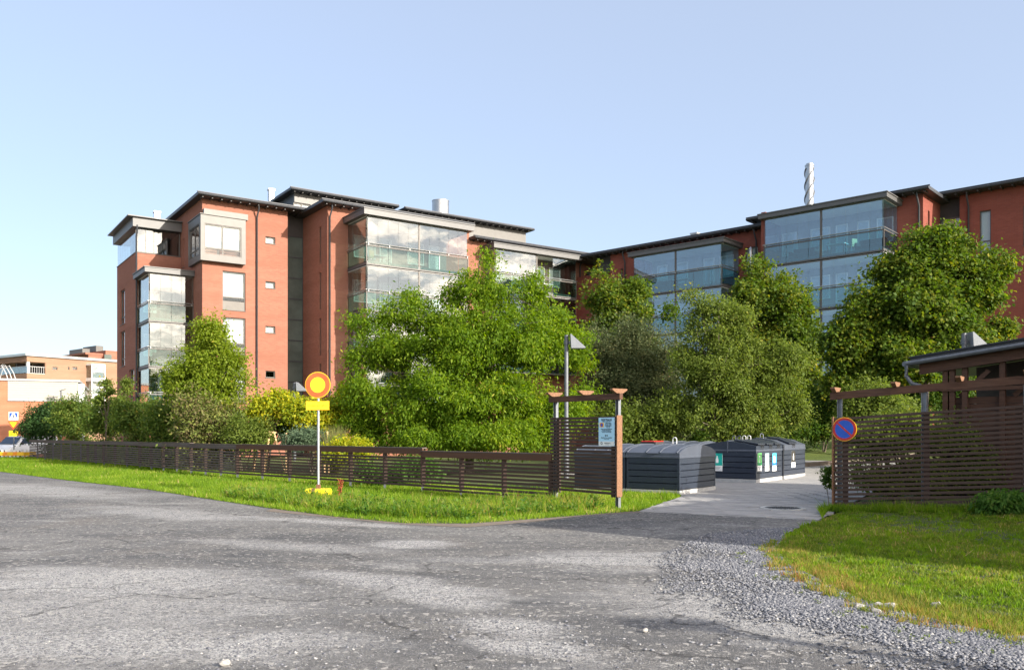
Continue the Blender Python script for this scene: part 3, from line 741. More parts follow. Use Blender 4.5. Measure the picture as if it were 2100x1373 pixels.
# terrace glazing and its canopy
zc = L.z(466, xa, y0); zct = L.z(447, xa, y0)
m = MB(); m.box(xa-.25, -.02, y0-.35, yend+.2, zc, zct); m.box(xa-.6, -.02, y0-.55, yend+.3, zct, zct+.07); m.build('terrace_roof', M['fascia'], lb)
m = MB(); m.box(xa+.0, xa+.07, y0+.03, y0+.10, zt0, zc); m.box(-.12, -.05, y0+.03, y0+.10, zt0, zc); m.box(xa+.07, -.12, y0+.04, y0+.09, zt0+.02, zt0+.07)
m.box(xa-.02, 0, y0-.04, y0+.32, zt0, zt0+.04); m.box(xa-.04, xa+.32, y0+.32, yend, zt0, zt0+.04)
tf = m.build('terrace_frame', M['frame'], lb)
for i in range(5):
    w_ = (0-xa-.25)/5; a = xa+.09+i*w_
    m = MB(); m.box(a+.01, a+w_-.01, y0+.05, y0+.06, zt0+.08, zc-.02); m.build('glass_pane', M['glass'], tf)
for i in range(7):
    w_ = (yend-y0-.2)/7; a = y0+.12+i*w_
    m = MB(); m.box(xa+.03, xa+.04, a+.01, a+w_-.01, zt0+.08, zc-.05); m.build('glass_pane', M['glass'], tf)
m = MB(); m.box(-.6, -.4, y0+3.0, y0+3.2, zt0, zc); m.box(xa+.5, -.3, y0+4.2, y0+4.3, zt0-.0, zc-.0); m.build('terrace_back_wall', M['black_clad'], lb)
downpipe(lb, xa+.02, y0, 0, zc+.1)
# balconies of section 0
bx0 = L.x(305, 2.1); bzt = L.z(549, bx0, 2.1)-.0
zb0 = L.z(652, bx0, 2.1)
canopy(lb, bx0, -.3, 2.1, y0, bzt-.30, .30, .30)
balcony(lb, bx0, -.02, 2.1, y0, [zb0-.25, zb0-3.2, zb0-6.15], bzt-.30, [], left=True, back=[(.12,.42,'w'),(.5,.85,'d')], rail_h=1.0)
m = MB()
for xx in (bx0+.9,): m.tube([(xx, 3.1, 0), (xx, 3.1, zb0-3.2)], .16, 12)
m.build('column', M['concrete'], lb, smooth=True)
# --- section 1: tall block with bay window
x1e = L.x(590, 0); zE = L.z(428, L.x(556, 0), 0)
zE0 = L.z(407+10, 0, 0)
W1 = MB(); holes = []; wins = []
for k in range(5):
    dy = 94*k
    a, b = L.x(456.5, 0), L.x(503.5, 0); z1_, z0_ = L.z(557+dy, (a+b)/2, 0), L.z(636+dy, (a+b)/2, 0)
    if z0_ > .3 and k < 4: holes.append((a, b, z0_, z1_)); wins.append((a, b, z0_, z1_))
small = []
for k in range(5):
    a, b = L.x(544.5, 0), L.x(564.5, 0); z1_, z0_ = L.z(485.5+91.5*k, (a+b)/2, 0), L.z(499.5+91.5*k, (a+b)/2, 0)
    holes.append((a, b, z0_, z1_)); small.append((a, b, z0_, z1_))
zE = max(zE, zE0)
bayx0 = L.x(411.5, -.45); bayx1 = L.x(504, -.45); bz1 = L.z(438, bayx0, -.45); bz0 = L.z(532, bayx0, -.45); bayy = L.y(386, bayx0)
wall(W1, fx, 0, x1e, 0, zE, holes)
ns = (L.y(377, 0)-.10, L.y(377, 0)+.25)
nz0, nz1 = L.z(547, 0, ns[0]), L.z(489, 0, ns[0])
wall(W1, fl, .3, 12, 0, zE, [(ns[0], ns[1], nz0, nz1)])
W1.box(x1e-.3, x1e, .3, 12, 0, zE); W1.box(0, x1e, 11.7, 12.0, 0, zE)
W1.build('wall', M['brick'], lb)
window(lb, fl, ns[0], ns[1], nz0, nz1, fr='frame')
for i, h in enumerate(wins): window(lb, fx, *h, trans=(h[2]+.86,), cover='blind', panel=.60, fw=.06, cz=h[2]+.9)
for i, h in enumerate(small): window(lb, fx, *h, cover='blind' if i < 3 else None, fr='frame', fw=.05)
# bay window box
m = MB(); bf = Face('x', -.45); bs = Face('y', bayx0, -1)
gx0, gx1 = L.x(419.5, -.45), L.x(495, -.45); gm = L.x(457.5, -.45)
g1, g0 = L.z(457, gx0, -.45), L.z(520, gx0, -.45)
wall(m, bf, bayx0, bayx1, bz0, bz1, [(gx0, gx1, g0, g1)], .12)
sy0, sy1 = L.y(408, bayx0), L.y(388.5, bayx0); s1, s0 = L.z(464, bayx0, sy0), L.z(526, bayx0, sy0)
m2 = [(sy0, sy1, g0, g1)]
wall(m, bs, -.33, bayy, bz0, bz1, m2, .12)
m.box(bayx0+.12, bayx1, -.33, .0, bz0, bz0+.12); m.box(bayx0+.12, bayx1, -.33, 0, bz1-.12, bz1); m.box(bayx1-.12, bayx1, -.33, 0, bz0+.12, bz1-.12)
m.box(bayx0+.12, 0, 0, bayy, bz0, bz0+.1); m.box(bayx0+.12, 0, 0, bayy, bz1-.1, bz1)
m.box(bayx0-.05, bayx1+.05, -.52, .0, bz1, bz1+.05); m.box(bayx0-.05, 0, 0, bayy+.05, bz1, bz1+.05)
bay = m.build('bay_window_box', M['grey_metal'], lb)
window(lb, bf, gx0, gx1, g0, g1, mull=(gm,), trans=(g0+.42,), cover='blind', rec=.06, sill=False, cz=g0+.5)
window(lb, bs, sy0, sy1, g0, g1, mull=((sy0+sy1)/2,), trans=(g0+.42,), cover=None, rec=.06, sill=False)
m = MB(); m.box(bayx0+.25, bayx1+.2, -.30, -.01, bz1+.05, bz1+.42); m.build('bay_flashing', M['grey_metal'], lb)
downpipe(lb, L.x(526, 0), 0, 0, zE, .5)
# roof of section 1
zr0 = L.z(407, -.9, -.75)
def eave(root, x0, x1, y0, y1, z, h=.20, name='roof', mat='dark_metal'):
    m = MB(); m.box(x0, x1, y0, y1, z, z+h); m.box(x0-.04, x1+.04, y0-.04, y0+.06, z+h, z+h+.05)
    m.tube([(x0, y0-.07, z+h*.45), (x1, y0-.07, z+h*.45)], .075, 8)
    r = m.build(name, M[mat], root)
    m = MB(); n = int((x1-x0)/.6)
    for i in range(n): m.box(x0+.3+i*.6, x0+.38+i*.6, y0+.08, y0+.7, z-.09, z)
    m.build('rafter_ends', M['black_clad'], root)
    return r
zr = zE
xr0 = L.x(405.7, -.75)
eave(lb, min(xr0, -.35), x1e+1.6, -.75, 12.6, zr)
# --- stair glazing recess
xg1 = L.x(621.5, 1.0)
m = MB(); m.box(x1e, xg1, 1.0, 1.12, L.z(482, x1e, 1.0), zr); m.build('recess_cladding', M['black_clad'], lb)
m = MB(); zlev = []
zt_ = L.z(482, x1e, 1.0); ztop_st = zt_
k = 0
while zt_-1.45*k > .3: zlev.append(zt_-1.45*k); k += 1
for z_ in zlev: m.box(x1e+.05, xg1-.05, 1.0, 1.08, z_-.04, z_+.04)
m.box(x1e, x1e+.05, 1.0, 1.1, 0, zt_); m.box(xg1-.05, xg1, 1.0, 1.1, 0, zt_)
st = m.build('stair_glazing_frame', M['dark_metal'], lb)
for a, b in zip(zlev[1:]+[0.1], zlev): 
    m = MB(); m.box(x1e+.05, xg1-.05, 1.03, 1.04, a+.04, b-.04); m.build('glass_pane', M['glass_dark'], st)
m = MB(); m.box(x1e, xg1, 3.0, 3.1, 0, zt_)
for i in range(6): m.box(x1e, xg1, 1.3, 3.0, 2.9*i-.1, 2.9*i+.1)
m.build('stair_hall', M['grey_metal'], lb)
# --- section 2: projecting block with balconies
yf2 = -3.35; x2 = xg1; x2e = L.x(1229, yf2)
fs2 = Face('y', x2, -1); f2 = Face('x', yf2)
zE2 = L.z(416, x2, -3.9)-.05
xsplit = L.x(962, yf2)
sl = []
for k in range(4):
    ya, yb_ = L.y(658.5, x2), L.y(654.5, x2); ym = (ya+yb_)/2
    sl.append((ya, yb_, L.z(541+93.5*k, x2, ym), L.z(465+93.5*k, x2, ym)))
W2 = MB(); wall(W2, fs2, yf2+.3, 8, 0, zE2, sl)
bA0 = L.x(713, yf2); bA1 = L.x(960, -6.3)
zE3 = L.z(492, L.x(965, yf2), yf2)
w5 = (L.x(1203.5, yf2), L.x(1214.5, yf2)); w5z = (L.z(604, w5[0], yf2), L.z(556, w5[0], yf2))
wall(W2, f2, x2, xsplit, 0, zE2); wall(W2, f2, xsplit, x2e, 0, zE3, [(w5[0], w5[1], w5z[0], w5z[1])])
W2.box(xsplit-.3, xsplit, yf2+.3, 6, 0, zE2); W2.box(x2e-.3, x2e, yf2+.3, 4, 0, zE3)
W2.build('wall', M['brick'], lb)
for h in sl: window(lb, fs2, *h, sill=False, fw=.04)
window(lb, f2, w5[0], w5[1], w5z[0], w5z[1], cover='blind', fw=.05)
eave(lb, x2-.65, xsplit, yf2-.7, 8.6, zE2)
eave(lb, xsplit+.02, x2e+.4, yf2-.7, 6, zE3)
downpipe(lb, x2+.12, yf2, 0, zE2, .5)
downpipe(lb, L.x(1188, yf2), yf2, 0, zE3, .5)
# balcony stack A
A0, A1 = L.x(752, -6.3), L.x(960, -6.3); Az = L.z(441, A0, -6.3)
canopy(lb, A0, A1, -6.3, yf2, Az, .36, .32)
zsA = [L.z(534, A0, -6.3)-.28+.0-.0]
zsA = [zsA[0]-3.0*k for k in range(4)]
balcony(lb, A0, A1, -6.3, yf2, zsA, Az, [L.x(860, -6.3)], left=True, right=False, back=[(.05,.26,'w'),(.30,.42,'d'),(.58,.75,'c'),(.80,.92,'d')])
# balcony stack B
yB = -4.75; B0, B1 = L.x(1015.6, yB), L.x(1182, yB); Bz = L.z(509, B0, yB)
canopy(lb, B0, B1, yB, yf2, Bz, .32, .30)
zB = L.z(555, B0, yB)-1.15-.28
balcony(lb, B0, B1, yB, yf2, [zB, zB-3, zB-6], Bz, [L.x(1101, yB)], left=True, right=True, back=[(.08,.22,'w'),(.30,.42,'d'),(.58,.72,'d'),(.78,.92,'c')], openings={(0,1,0),(0,1,1)})
# penthouse storeys on the roof
p1a, p1b = L.x(597, 2.5), L.x(815, 2.5); pz = L.z(390, p1a, 2.5)
W3 = MB(); pf = Face('x', 2.9); ps = Face('y', p1a+.4, -1)
pw = (L.x(603, 2.9), L.x(637, 2.9), L.z(433, p1a, 2.9), L.z(412, p1a, 2.9))
wall(W3, pf, p1a+.4, p1b-.4, zr, pz, [pw]); W3.build('penthouse_wall', M['grey_metal'], lb)
window(lb, pf, *pw, mull=((pw[0]+pw[1])/2,), cover='blind', sill=False)
W3 = MB(); pyb = L.y(562, p1a+.4)
psw = (L.y(583, p1a+.4), L.y(568, p1a+.4)); pswz = (L.z(431, p1a, psw[0]), L.z(418, p1a, psw[0]))
wall(W3, ps, 3.2, pyb, zr, pz, [(psw[0], psw[1], pswz[0], pswz[1])]); W3.box(p1a+.5, p1b-.4, pyb-.2, pyb, zr, pz)
W3.box(p1a-.6, p1a+1.2, pyb+.02, L.y(538, p1a-.6), zr, pz-.5)
W3.build('penthouse_side', M['dark_metal'], lb)
window(lb, ps, psw[0], psw[1], pswz[0], pswz[1], mull=((psw[0]+psw[1])/2,), fr='frame_w', sill=False, cover='blind')
eave(lb, p1a-.1, p1b, 2.3, pyb+.2, pz, .18, 'penthouse_roof')
p2a, p2b = L.x(835, 1.5), L.x(1092, 1.5); pz2 = L.z(474, p2b, 1.5)
m = MB(); m.box(p2a, p2b-.4, 1.9, 7, zE3-.2, pz2); m.build('penthouse_wall', M['grey_metal'], lb)
eave(lb, p2a-.3, p2b, 1.3, 7.3, pz2, .16, 'penthouse_roof')
m = MB(); ex, ey = L.x(903.5, 3.0), 3.0; er = 17.5/F*L.w(ex, ey)[1]
m.tube([(ex, ey, L.z(447, ex, ey)-1), (ex, ey, L.z(413, ex, ey))], er, 28); m.build('exhaust_cylinder', M['stainless'], lb, smooth=True)
m = MB(); m.tube([(ex, ey, L.z(413, ex, ey)-.0), (ex, ey, L.z(413, ex, ey)+.03)], er*1.03, 28); m.tube([(ex,ey,L.z(447, ex, ey)-.1),(ex,ey,L.z(445,ex,ey))], er*.8, 20); m.build('exhaust_rim', M['steel'], lb, smooth=True)
def vent(root, fr, px, py0, py1, y, w=.35):
    x = fr.x(px, y); m = MB(); m.box(x-w/2, x+w/2, y-w/2, y+w/2, fr.z(py1, x, y)-.6, fr.z(py0, x, y)-.1)
    m.box(x-w/2-.05, x+w/2+.05, y-w/2-.05, y+w/2+.05, fr.z(py0, x, y)-.1, fr.z(py0, x, y)); m.build('roof_vent', M['alu'], root)
vent(lb, L, 321.5, 434, 450, 9.0); vent(lb, L, 556, 388, 404, 9.5, .4)

# ================================================================ right apartment block
Q = Frame(17.87, 53.0, -42)
rb = empty('apartment_building', (Q.ox, Q.oy, 0), R(-42), 'dark red brick apartment block on the right with blue glazed balconies above the trees', 'apartment building')
yw = 2.45; fw_ = Face('x', yw)
S4a, S4b = Q.x(1567, 0), Q.x(1812, 0)
xc = Q.x(1893, yw)
zR4 = Q.z(396, xc, yw); zR3 = Q.z(470, Q.x(1557, yw), yw)
S3a, S3b = Q.x(1298.5, 0), Q.x(1480, 0); xL = Q.x(1252, yw); x34 = Q.x(1558, 0)
W = MB()
slw = (Q.x(1272, yw), Q.x(1277.5, yw)); slz = (Q.z(600, slw[0], yw), Q.z(551, slw[0], yw))
w34 = (Q.x(1528, yw), Q.x(1554, yw)); w34z = (Q.z(560, w34[0], yw), Q.z(508, w34[0], yw))
wall(W, fw_, xL, x34, 0, zR3, [(slw[0], slw[1], *slz), (w34[0], w34[1], *w34z)])
wall(W, fw_, x34, xc, 0, zR4)
yrec = Q.y(1928, xc); fr_side = Face('y', xc, 1)
sw = (Q.y(1903, xc), Q.y(1906.5, xc)); swz = (Q.z(486, xc, sw[0]), Q.z(431, xc, sw[0]))
wall(W, fr_side, yw+.3, yrec+3, 0, zR4, [(sw[0], sw[1], *swz)])
W.box(x34-.0, x34+.3, 0.2, yw, 0, zR4)        # pier left of the stack
x5 = Q.x(1968, yrec-.5); y5 = yrec-.5; f5 = Face('x', y5); x5e = Q.x(2230, yrec-.5)
zR5 = Q.z(392, Q.x(2022, y5), y5)
b5 = (Q.x(2009, y5), Q.x(2032, y5)); b5z = (Q.z(491+30, b5[0], y5), Q.z(433, b5[0], y5))
c5 = (Q.x(2098, y5), Q.x(2112, y5)); c5z = (Q.z(503, c5[0], y5), Q.z(422, c5[0], y5))
wall(W, f5, x5, x5e, 0, zR5, [(b5[0], b5[1], b5z[0]-3, b5z[1]-3), (b5[0], b5[1], *b5z), (c5[0], c5[1], *c5z)])
W.box(x5, x5+.3, y5+.3, y5+6, 0, zR5)
W.box(xL, xL+.3, yw+.3, yw+9, 0, zR3)
W.build('wall', M['brick_r'], rb)
window(rb, fw_, slw[0], slw[1], *slz, sill=False, fw=.03)
window(rb, fw_, w34[0], w34[1], *w34z, fw=.06, cover='curtain')
window(rb, fr_side, sw[0], sw[1], *swz, sill=False, fw=.03)
window(rb, f5, b5[0], b5[1], *b5z, fr='frame', cover='blind', trans=(b5z[0]+.75,), gl='glass_win')
window(rb, f5, b5[0], b5[1], b5z[0]-3, b5z[1]-3, fr='frame', cover='blind', trans=(b5z[0]+.75-3,))
window(rb, f5, c5[0], c5[1], *c5z, fr='frame', cover='curtain')
# recess between sections 4 and 5
m = MB(); zrc = Q.z(447, xc+.5, yrec); m.box(xc, x5, yrec, yrec+.1, zrc, zR5); m.build('recess_cladding', M['black_clad'], rb)
window(rb, Face('x', yrec), xc+.02, x5-.02, zrc-2.6, zrc, mull=(), fr='frame', rec=0, sill=False, fw=.08, cover='curtain')
m = MB(); m.box(xc, x5, yrec, yrec+.1, 0, zrc-2.6); m.build('recess_lower_cladding', M['black_clad'], rb)
# recess between the two blocks
xr0_ = Q.x(1231, yw+.8)
m = MB(); m.box(xr0_, xL, yw+.5, yw+.6, Q.z(556, xL, yw+.5), zR3); m.build('recess_cladding', M['black_clad'], rb)
m = MB(); m.box(xr0_-3, xL, yw+.7, yw+.9, 0, Q.z(556, xL, yw+.5)); m.build('recess_wall', M['brick_r'], rb)
# roofs
eave(rb, xr0_-1.2, x34-.1, yw-.6, yw+8, zR3)
eave(rb, Q.x(1536, yw-.4), xc+.55, yw-.75, yw+9, zR4)
eave(rb, x5-1.6, x5e+.5, y5-.75, y5+9, zR5)
m = MB(); m.box(xr0_-3.5, xr0_-1.2, yw-.2, yw+6, zR3+.0, zR3+.2); m.build('roof_link', M['dark_metal'], rb)
# balcony stacks
z4 = Q.z(402.5, S4b, 0)-.45+.35
canopy(rb, S4a, S4b, 0, yw, z4, .26, .28)
zs4 = Q.z(495-30, S4b, 0)-1.15-.28
balcony(rb, S4a, S4b, 0, yw, [zs4-3.05*k for k in range(4)], z4, [Q.x(1683.5, 0)], gl='glass_blue', rgl='glass_rail_blue', left=True, right=True,
        back=[(.02,.16,'c'),(.28,.45,'w'),(.50,.60,'d'),(.68,.78,'c'),(.84,.97,'w')])
z3 = Q.z(497.5, S3b, 0)
canopy(rb, S3a, S3b, 0, yw, z3, .26, .28)
zs3 = Q.z(543, S3b, 0)-1.15-.28
balcony(rb, S3a, S3b, 0, yw, [zs3-2.9*k for k in range(4)], z3, [Q.x(1385, 0)], gl='glass_blue', rgl='glass_rail_blue', left=True, right=True,
        back=[(.08,.2,'c'),(.30,.44,'w'),(.62,.74,'d'),(.80,.95,'w')])
downpipe(rb, Q.x(1283, yw), yw, 0, zR3, .4); downpipe(rb, Q.x(1552, yw), yw, 0, zR3, .4)
downpipe(rb, xc-.2, yw, 0, zR4, .5); downpipe(rb, Q.x(1987, y5), y5, 0, zR5, .5)
vent(rb, Q, 1426, 478, 486, yw+3, .5)
m = MB(); vx, vy = Q.x(1539.5, .6), .6; m.tube([(vx, vy, Q.z(560, vx, vy)), (vx, vy, Q.z(510, vx, vy))], .11, 12); m.tube([(vx, vy, Q.z(512, vx, vy)), (vx, vy, Q.z(506, vx, vy))], [.17,.03], 12)
m.build('flue_pipe', M['stainless'], rb, smooth=True)
# spiral chimney
hx, hy = Q.x(1660, yw+4), yw+4; hw = Q.w(hx, hy); hr = 8.3/F*hw[1]; hz1 = Q.z(341, hx, hy); hz0 = Q.z(424, hx, hy)-1
m = MB(); m.tube([(hx,hy,hz0),(hx,hy,hz1)], hr, 20); m.tube([(hx,hy,hz1),(hx,hy,hz1+.08)], hr*1.1, 20); m.tube([(hx,hy,hz1+.08),(hx,hy,hz1+.17)], hr*.85, 20)
chm = m.build('chimney', M['stainless'], rb, smooth=True)
m = MB()
for s in range(3):
    pts = []
    for i in range(60):
        t = i/59; a = t*2*math.pi*1.35+s*2*math.pi/3
        pts.append((hx+(hr+.04)*math.cos(a), hy+(hr+.04)*math.sin(a), hz0+(hz1-hz0-.15)*t))
    m.tube(pts, .035, 5)
m.build('spiral_strake', M['steel_dark'], chm, smooth=True)

# ================================================================ furniture behind the balcony glass
def chair_mesh(root, seat, back_):
    m = MB(); m.box(-.22,.22,-.22,.22,.42,.46)
    m.build('seat', M[seat], root)
    m = MB(); m.box(-.22,.22,.20,.24,.50,.88); m.build('backrest', M[back_], root)
    for sx in (-.2,.2):
        for sy in (-.2,.2):
            m = MB(); m.bar((sx,sy,0),(sx*.95,sy*.95,.45 if sy < 0 else .88),.03,.03); m.build('leg', M['alu'], root)
def furn(fr, x, y, z, kindn, label, rz=0, mat='frame'):
    wx, wy = fr.w(x, y)
    if kindn == 'chair':
        o = empty('balcony_chair', (wx,wy,z), R(fr.deg)+rz, label, 'chair'); chair_mesh(o, mat, mat)
    elif kindn == 'table':
        o = empty('balcony_table', (wx,wy,z), R(fr.deg)+rz, label, 'table')
        m = MB(); m.box(-.55,.55,-.35,.35,.70,.74); m.build('tabletop', M[mat], o)
        for sx in (-.5,.5):
            for sy in (-.3,.3):
                m = MB(); m.box(sx-.02,sx+.02,sy-.02,sy+.02,0,.70); m.build('leg', M['frame'], o)
    elif kindn == 'sofa':
        o = empty('balcony_sofa', (wx,wy,z), R(fr.deg)+rz, label, 'sofa')
        m = MB(); m.box(-.8,.8,-.4,.4,.12,.42); m.build('seat', M['black_clad'], o, bevel=.03)
        m = MB(); m.box(-.8,.8,.25,.42,.42,.85); m.build('backrest', M['black_clad'], o, bevel=.03)
        for sx in (-.86,.74):
            m = MB(); m.box(sx,sx+.12,-.4,.42,.10,.62); m.build('armrest', M['black_clad'], o, bevel=.02)
zf = zsA[0]+.3
furn(L, A0+.7, -5.2, zf, 'chair', 'pale wooden chair on the top left balcony of the left block, near its side', R(200), 'pinewood')
furn(L, A0+1.6, -4.6, zf, 'table', 'pale table on the top left balcony of the left block', 0, 'white')
furn(L, bx0+.9, 3.2, zb0-.25+.3, 'table', 'white table on the narrow upper balcony left of the bay window', 0, 'white')
furn(L, bx0+1.9, 3.4, zb0-.25+.3, 'chair', 'dark chair on the narrow upper balcony left of the bay window', R(160), 'frame')
furn(L, bx0+1.4, 3.5, zb0-3.2+.3, 'sofa', 'dark sofa on the middle narrow balcony left of the bay window')
furn(L, B0+5.2, -4.0, zB+.3, 'table', 'table on the glazed balcony with two panes slid open', 0, 'white')
zf = zs4+.3
furn(Q, S4a+2.2, 1.0, zf, 'sofa', 'low dark sofa on the top balcony under the spiral chimney')
furn(Q, S4a+4.3, 1.0, zf, 'table', 'white table on the top balcony of the right block', 0, 'white')
furn(Q, S4a+5.2, .9, zf, 'chair', 'pale chair beside the white table on the top balcony of the right block', R(250), 'pinewood')
furn(Q, S4a+6.3, 1.2, zf, 'sofa', 'dark sofa at the right end of the top balcony of the right block')
furn(Q, S3a+2.0, 1.0, zs3+.3, 'sofa', 'dark sofa on the top balcony of the middle stack')
furn(Q, S3a+3.4, 1.0, zs3+.3, 'table', 'small white table on the top balcony of the middle stack', 0, 'white')

# ================================================================ far buildings on the left
T = Frame((55-1050)/F*125, 125, 56)
tb = empty('apartment_building', (T.ox, T.oy, -.9), R(56), 'tan brick apartment building far left with a corner roof terrace', 'apartment building')
def tz(py, x, y): return T.z(py, x, y)+.9
zt = tz(729, 0, 0); xe = T.x(262, 0)
m = MB(); f = Face('x', 0); fL = Face('y', 0, -1)
la = T.x(93, 0); lz0, lz1 = tz(767, la, 0), tz(741, 0, 0)
sl2 = []
for pa, pb in ((107.5,118),(139.5,142.5),(148.5,158.5)):
    a, b = T.x(pa, 0), T.x(pb, 0); sl2.append((a, b, tz(757.5, a, 0), tz(751.5, a, 0)))
wall(m, f, 0, xe, 0, zt, [(0, la, lz0, lz1)]+sl2, .4)
wall(m, fL, .4, 28, 0, zt, [(.4, 16, lz0-.0, lz1)], .4)
m.box(0, xe, 27.6, 28, 0, zt); m.box(.4, la+.0, .4, 16, lz0-.5, lz0-.1)
m.build('wall', M['brick_tan'], tb)
for h in sl2: window(tb, f, *h, fr='frame', sill=False)
m = MB(); m.box(-.3, xe, -.3, 28, zt, zt+.35); m.build('roof', M['alu'], tb)
m = MB(); m.box(.5, la+.1, 4.0, 4.2, lz0-.2, lz1); m.box(la+.3,la+.5,.5,4.2,lz0,lz1); m.build('terrace_back', M['black_clad'], tb)
m = MB()
for (x, y) in ((.3,.3),(.3,7.5),(.3,15)): m.box(x-.18,x+.18,y-.18,y+.18,lz0,lz1)
m.build('column', M['white'], tb)
rl = MB(); rl.box(.1, la, .05, .12, lz0+1.0, lz0+1.08); rl.box(.05,.12,.1,16,lz0+1.0,lz0+1.08); rl.box(.1, la, .05, .12, lz0, lz0+.1)
for i in range(8): rl.box(la*i/8+.1, la*i/8+.16, .05, .1, lz0, lz0+1.0)
r_ = rl.build('railing', M['alu'], tb)
m = MB(); m.box(.06,.08,.2,15.8,lz0+.1,lz0+.98); m.build('glass_pane', M['glass_blue'], r_)
c0, c1 = T.x(176, -.0), T.x(212, -1.0)
for k in range(3):
    a0_, b0_ = ((748,779),(781,811),(815,845))[k]
    z1_, z0_ = tz(a0_, c0, -1), tz(b0_, c0, -1)
    m = MB(); m.box(c0, c1, -1.6, 0, z0_, z0_+.35); m.box(c0, c1, -1.6, 0, z1_, z1_+.2); m.box(c0, c0+.1, -1.6,-1.5, z0_, z1_); m.box(c1-.1, c1, -1.6,-1.5, z0_, z1_); m.box(c0,c1,-1.58,-1.52,z0_+1.3,z0_+1.4)
    b = m.build('balcony', M['white'], tb)
    m = MB(); m.box(c0+.1, c1-.1, -1.57, -1.55, z0_+.35, z1_); m.build('glass_pane', M['glass'], b)
    m = MB(); m.box(c0+.1, c0+.12, -1.5, 0, z0_+.35, z1_); m.build('glass_pane', M['glass'], b)
    m = MB(); m.box(c0+.3, c1-.2, -.3 if k else -1.3, -.25 if k else -1.25, z0_+.35, z1_-.1); m.build('curtain', M['blind' if k == 0 else 'curtain'], b)
# brick building behind it
U = Frame((170-1050)/F*165, 165, 50)
ub = empty('apartment_building', (U.ox, U.oy, -.9), R(50), 'distant brick building with grey roof boxes seen over the tan building', 'apartment building')
def uz(py, x, y): return U.z(py, x, y)+.9
x0_, x1_ = U.x(176, 0), U.x(300, 0)
m = MB(); m.box(x0_, x1_, 0, 30, 0, uz(737, x0_, 0)-.0); m.build('wall', M['brick'], ub)
m = MB(); m.box(x0_-.5, x1_, -1, 30, uz(727, x0_, 0), uz(723, x0_, 0)); m.box(x0_+.1, x0_+9.0, -.9, 30, uz(733,x0_,0)-.2, uz(727,x0_,0)); m.build('roof', M['brick'], ub)
m = MB(); xq = U.x(207, 0); m.box(xq, x1_, -2, 25, uz(738, xq, 0), uz(719, xq, 0)); m.build('upper_storey', M['brick'], ub)
m = MB(); xq = U.x(214, -2); f_ = Face('x', -2.0)
f_.box(m, xq, xq+1.4, 0, .06, uz(738,xq,-2), uz(726, xq, -2)); f_.box(m, xq+4.2, xq+6, 0, .06, uz(738,xq,-2), uz(728, xq, -2)); m.build('window', M['glass_dark'], ub)
for pa, pb, q in ((169,184,714),(197,212,708)):
    a, b = U.x(pa, 4), U.x(pb, 4); m = MB(); m.box(a, b, 4, 10, uz(740, a, 4), uz(q, a, 4)); m.build('roof_box', M['grey_metal'], ub)
# low brick building with cream band
V = Frame((160-1050)/F*92, 92, 24)
vb = empty('brick_hall', (V.ox, V.oy, -.9), R(24), 'low orange brick hall with a wide cream panel band behind the white van', 'hall')
def vz(py, x, y): return V.z(py, x, y)+.9
z1_ = vz(783, 0, 0); z0_ = vz(821, 0, 0); xb = V.x(16, 0)
m = MB(); m.box(-45, 0, 0, 22, 0, z0_); m.box(-45, xb, 0, 22, z0_, z1_); m.build('wall', M['brick_orange'], vb)
m = MB(); nb = 8
for i in range(nb):
    za = z0_+(z1_-z0_)*i/nb; o = .02 if i % 2 else .0
    m.box(xb, 0, -.05, 22, za+.02, za+(z1_-z0_)/nb-.01)
m.box(xb, 0, -.02, 21, z0_, z1_-.02); m.build('cream_panel', M['cream'], vb)
m = MB(); m.box(-45, .2, -.15, 22.2, z1_, z1_+.22); m.box(xb, .05, -.12, 0, z0_-.12, z0_); m.build('roof_edge', M['alu'], vb)
m = MB(); m.box(.05, .6, -.1, 1, 0, z1_-.2); m.build('white_column', M['white'], vb)
m = MB()
for k in range(3):
    ax_ = V.x(3+8*k, 2); m.tube([(ax_-.9, 2, z1_+.2),(ax_-.6,2,z1_+1.3),(ax_,2,z1_+1.7),(ax_+.4,2,z1_+.9),(ax_+.6,2,z1_+.2)], .05, 6)
m.build('ladder_hoop', M['alu'], vb, smooth=True)

# ================================================================ fences
def gp(px, line, s0=0):                    # distance along a line (ox, oy, dx, dy) seen at photo column px
    ox, oy, dx, dy = line; r = (px-CX)/F
    return -(ox-r*oy)/(dx-r*dy)
def unit_box(name, mat):
    m = MB(); m.box(0,1,-.5,.5,-.5,.5); me = bpy.data.meshes.new(name); me.from_pydata(m.v, [], m.f); me.materials.append(mat); return me
um = {k: unit_box(k, M[m]) for k, m in (('slat','slat'),('slat_grey','slat_grey'),('top_board','beam'),('post','steel_dark'),('batten','slat'))}
def beam_obj(name, mesh, p0, p1, th, h, parent):
    p0, p1 = Vector(p0), Vector(p1); d = p1-p0
    o = bpy.data.objects.new(name, mesh); o.location = p0
    o.rotation_euler = (0, -math.asin(max(-1,min(1,d.z/d.length))), math.atan2(d.y, d.x)); o.scale = (d.length, th, h)
    return link(o, parent)
fence = empty('slatted_fence', (0,0,0), 0, 'long low brown slatted timber fence running behind the grass verge', 'fence')
lineA = (.92, 19.7, -.72, .694); sA = gp(487, lineA)
pA = (lineA[0]+lineA[2]*sA, lineA[1]+lineA[3]*sA); lineB = (*pA, -.66, .75)
def fpt(px):
    ln = lineA if px >= 487 else lineB; s = gp(px, ln); return (ln[0]+ln[2]*s, ln[1]+ln[3]*s)
joints = [1131, 868, 655, 487, 392, 335, 287, 213, 165, 125, 92, 62]
tops = [1.10, 1.18, 1.185, 1.17, 1.19, 1.17, 1.18, 1.16, 1.17, 1.15, 1.16]
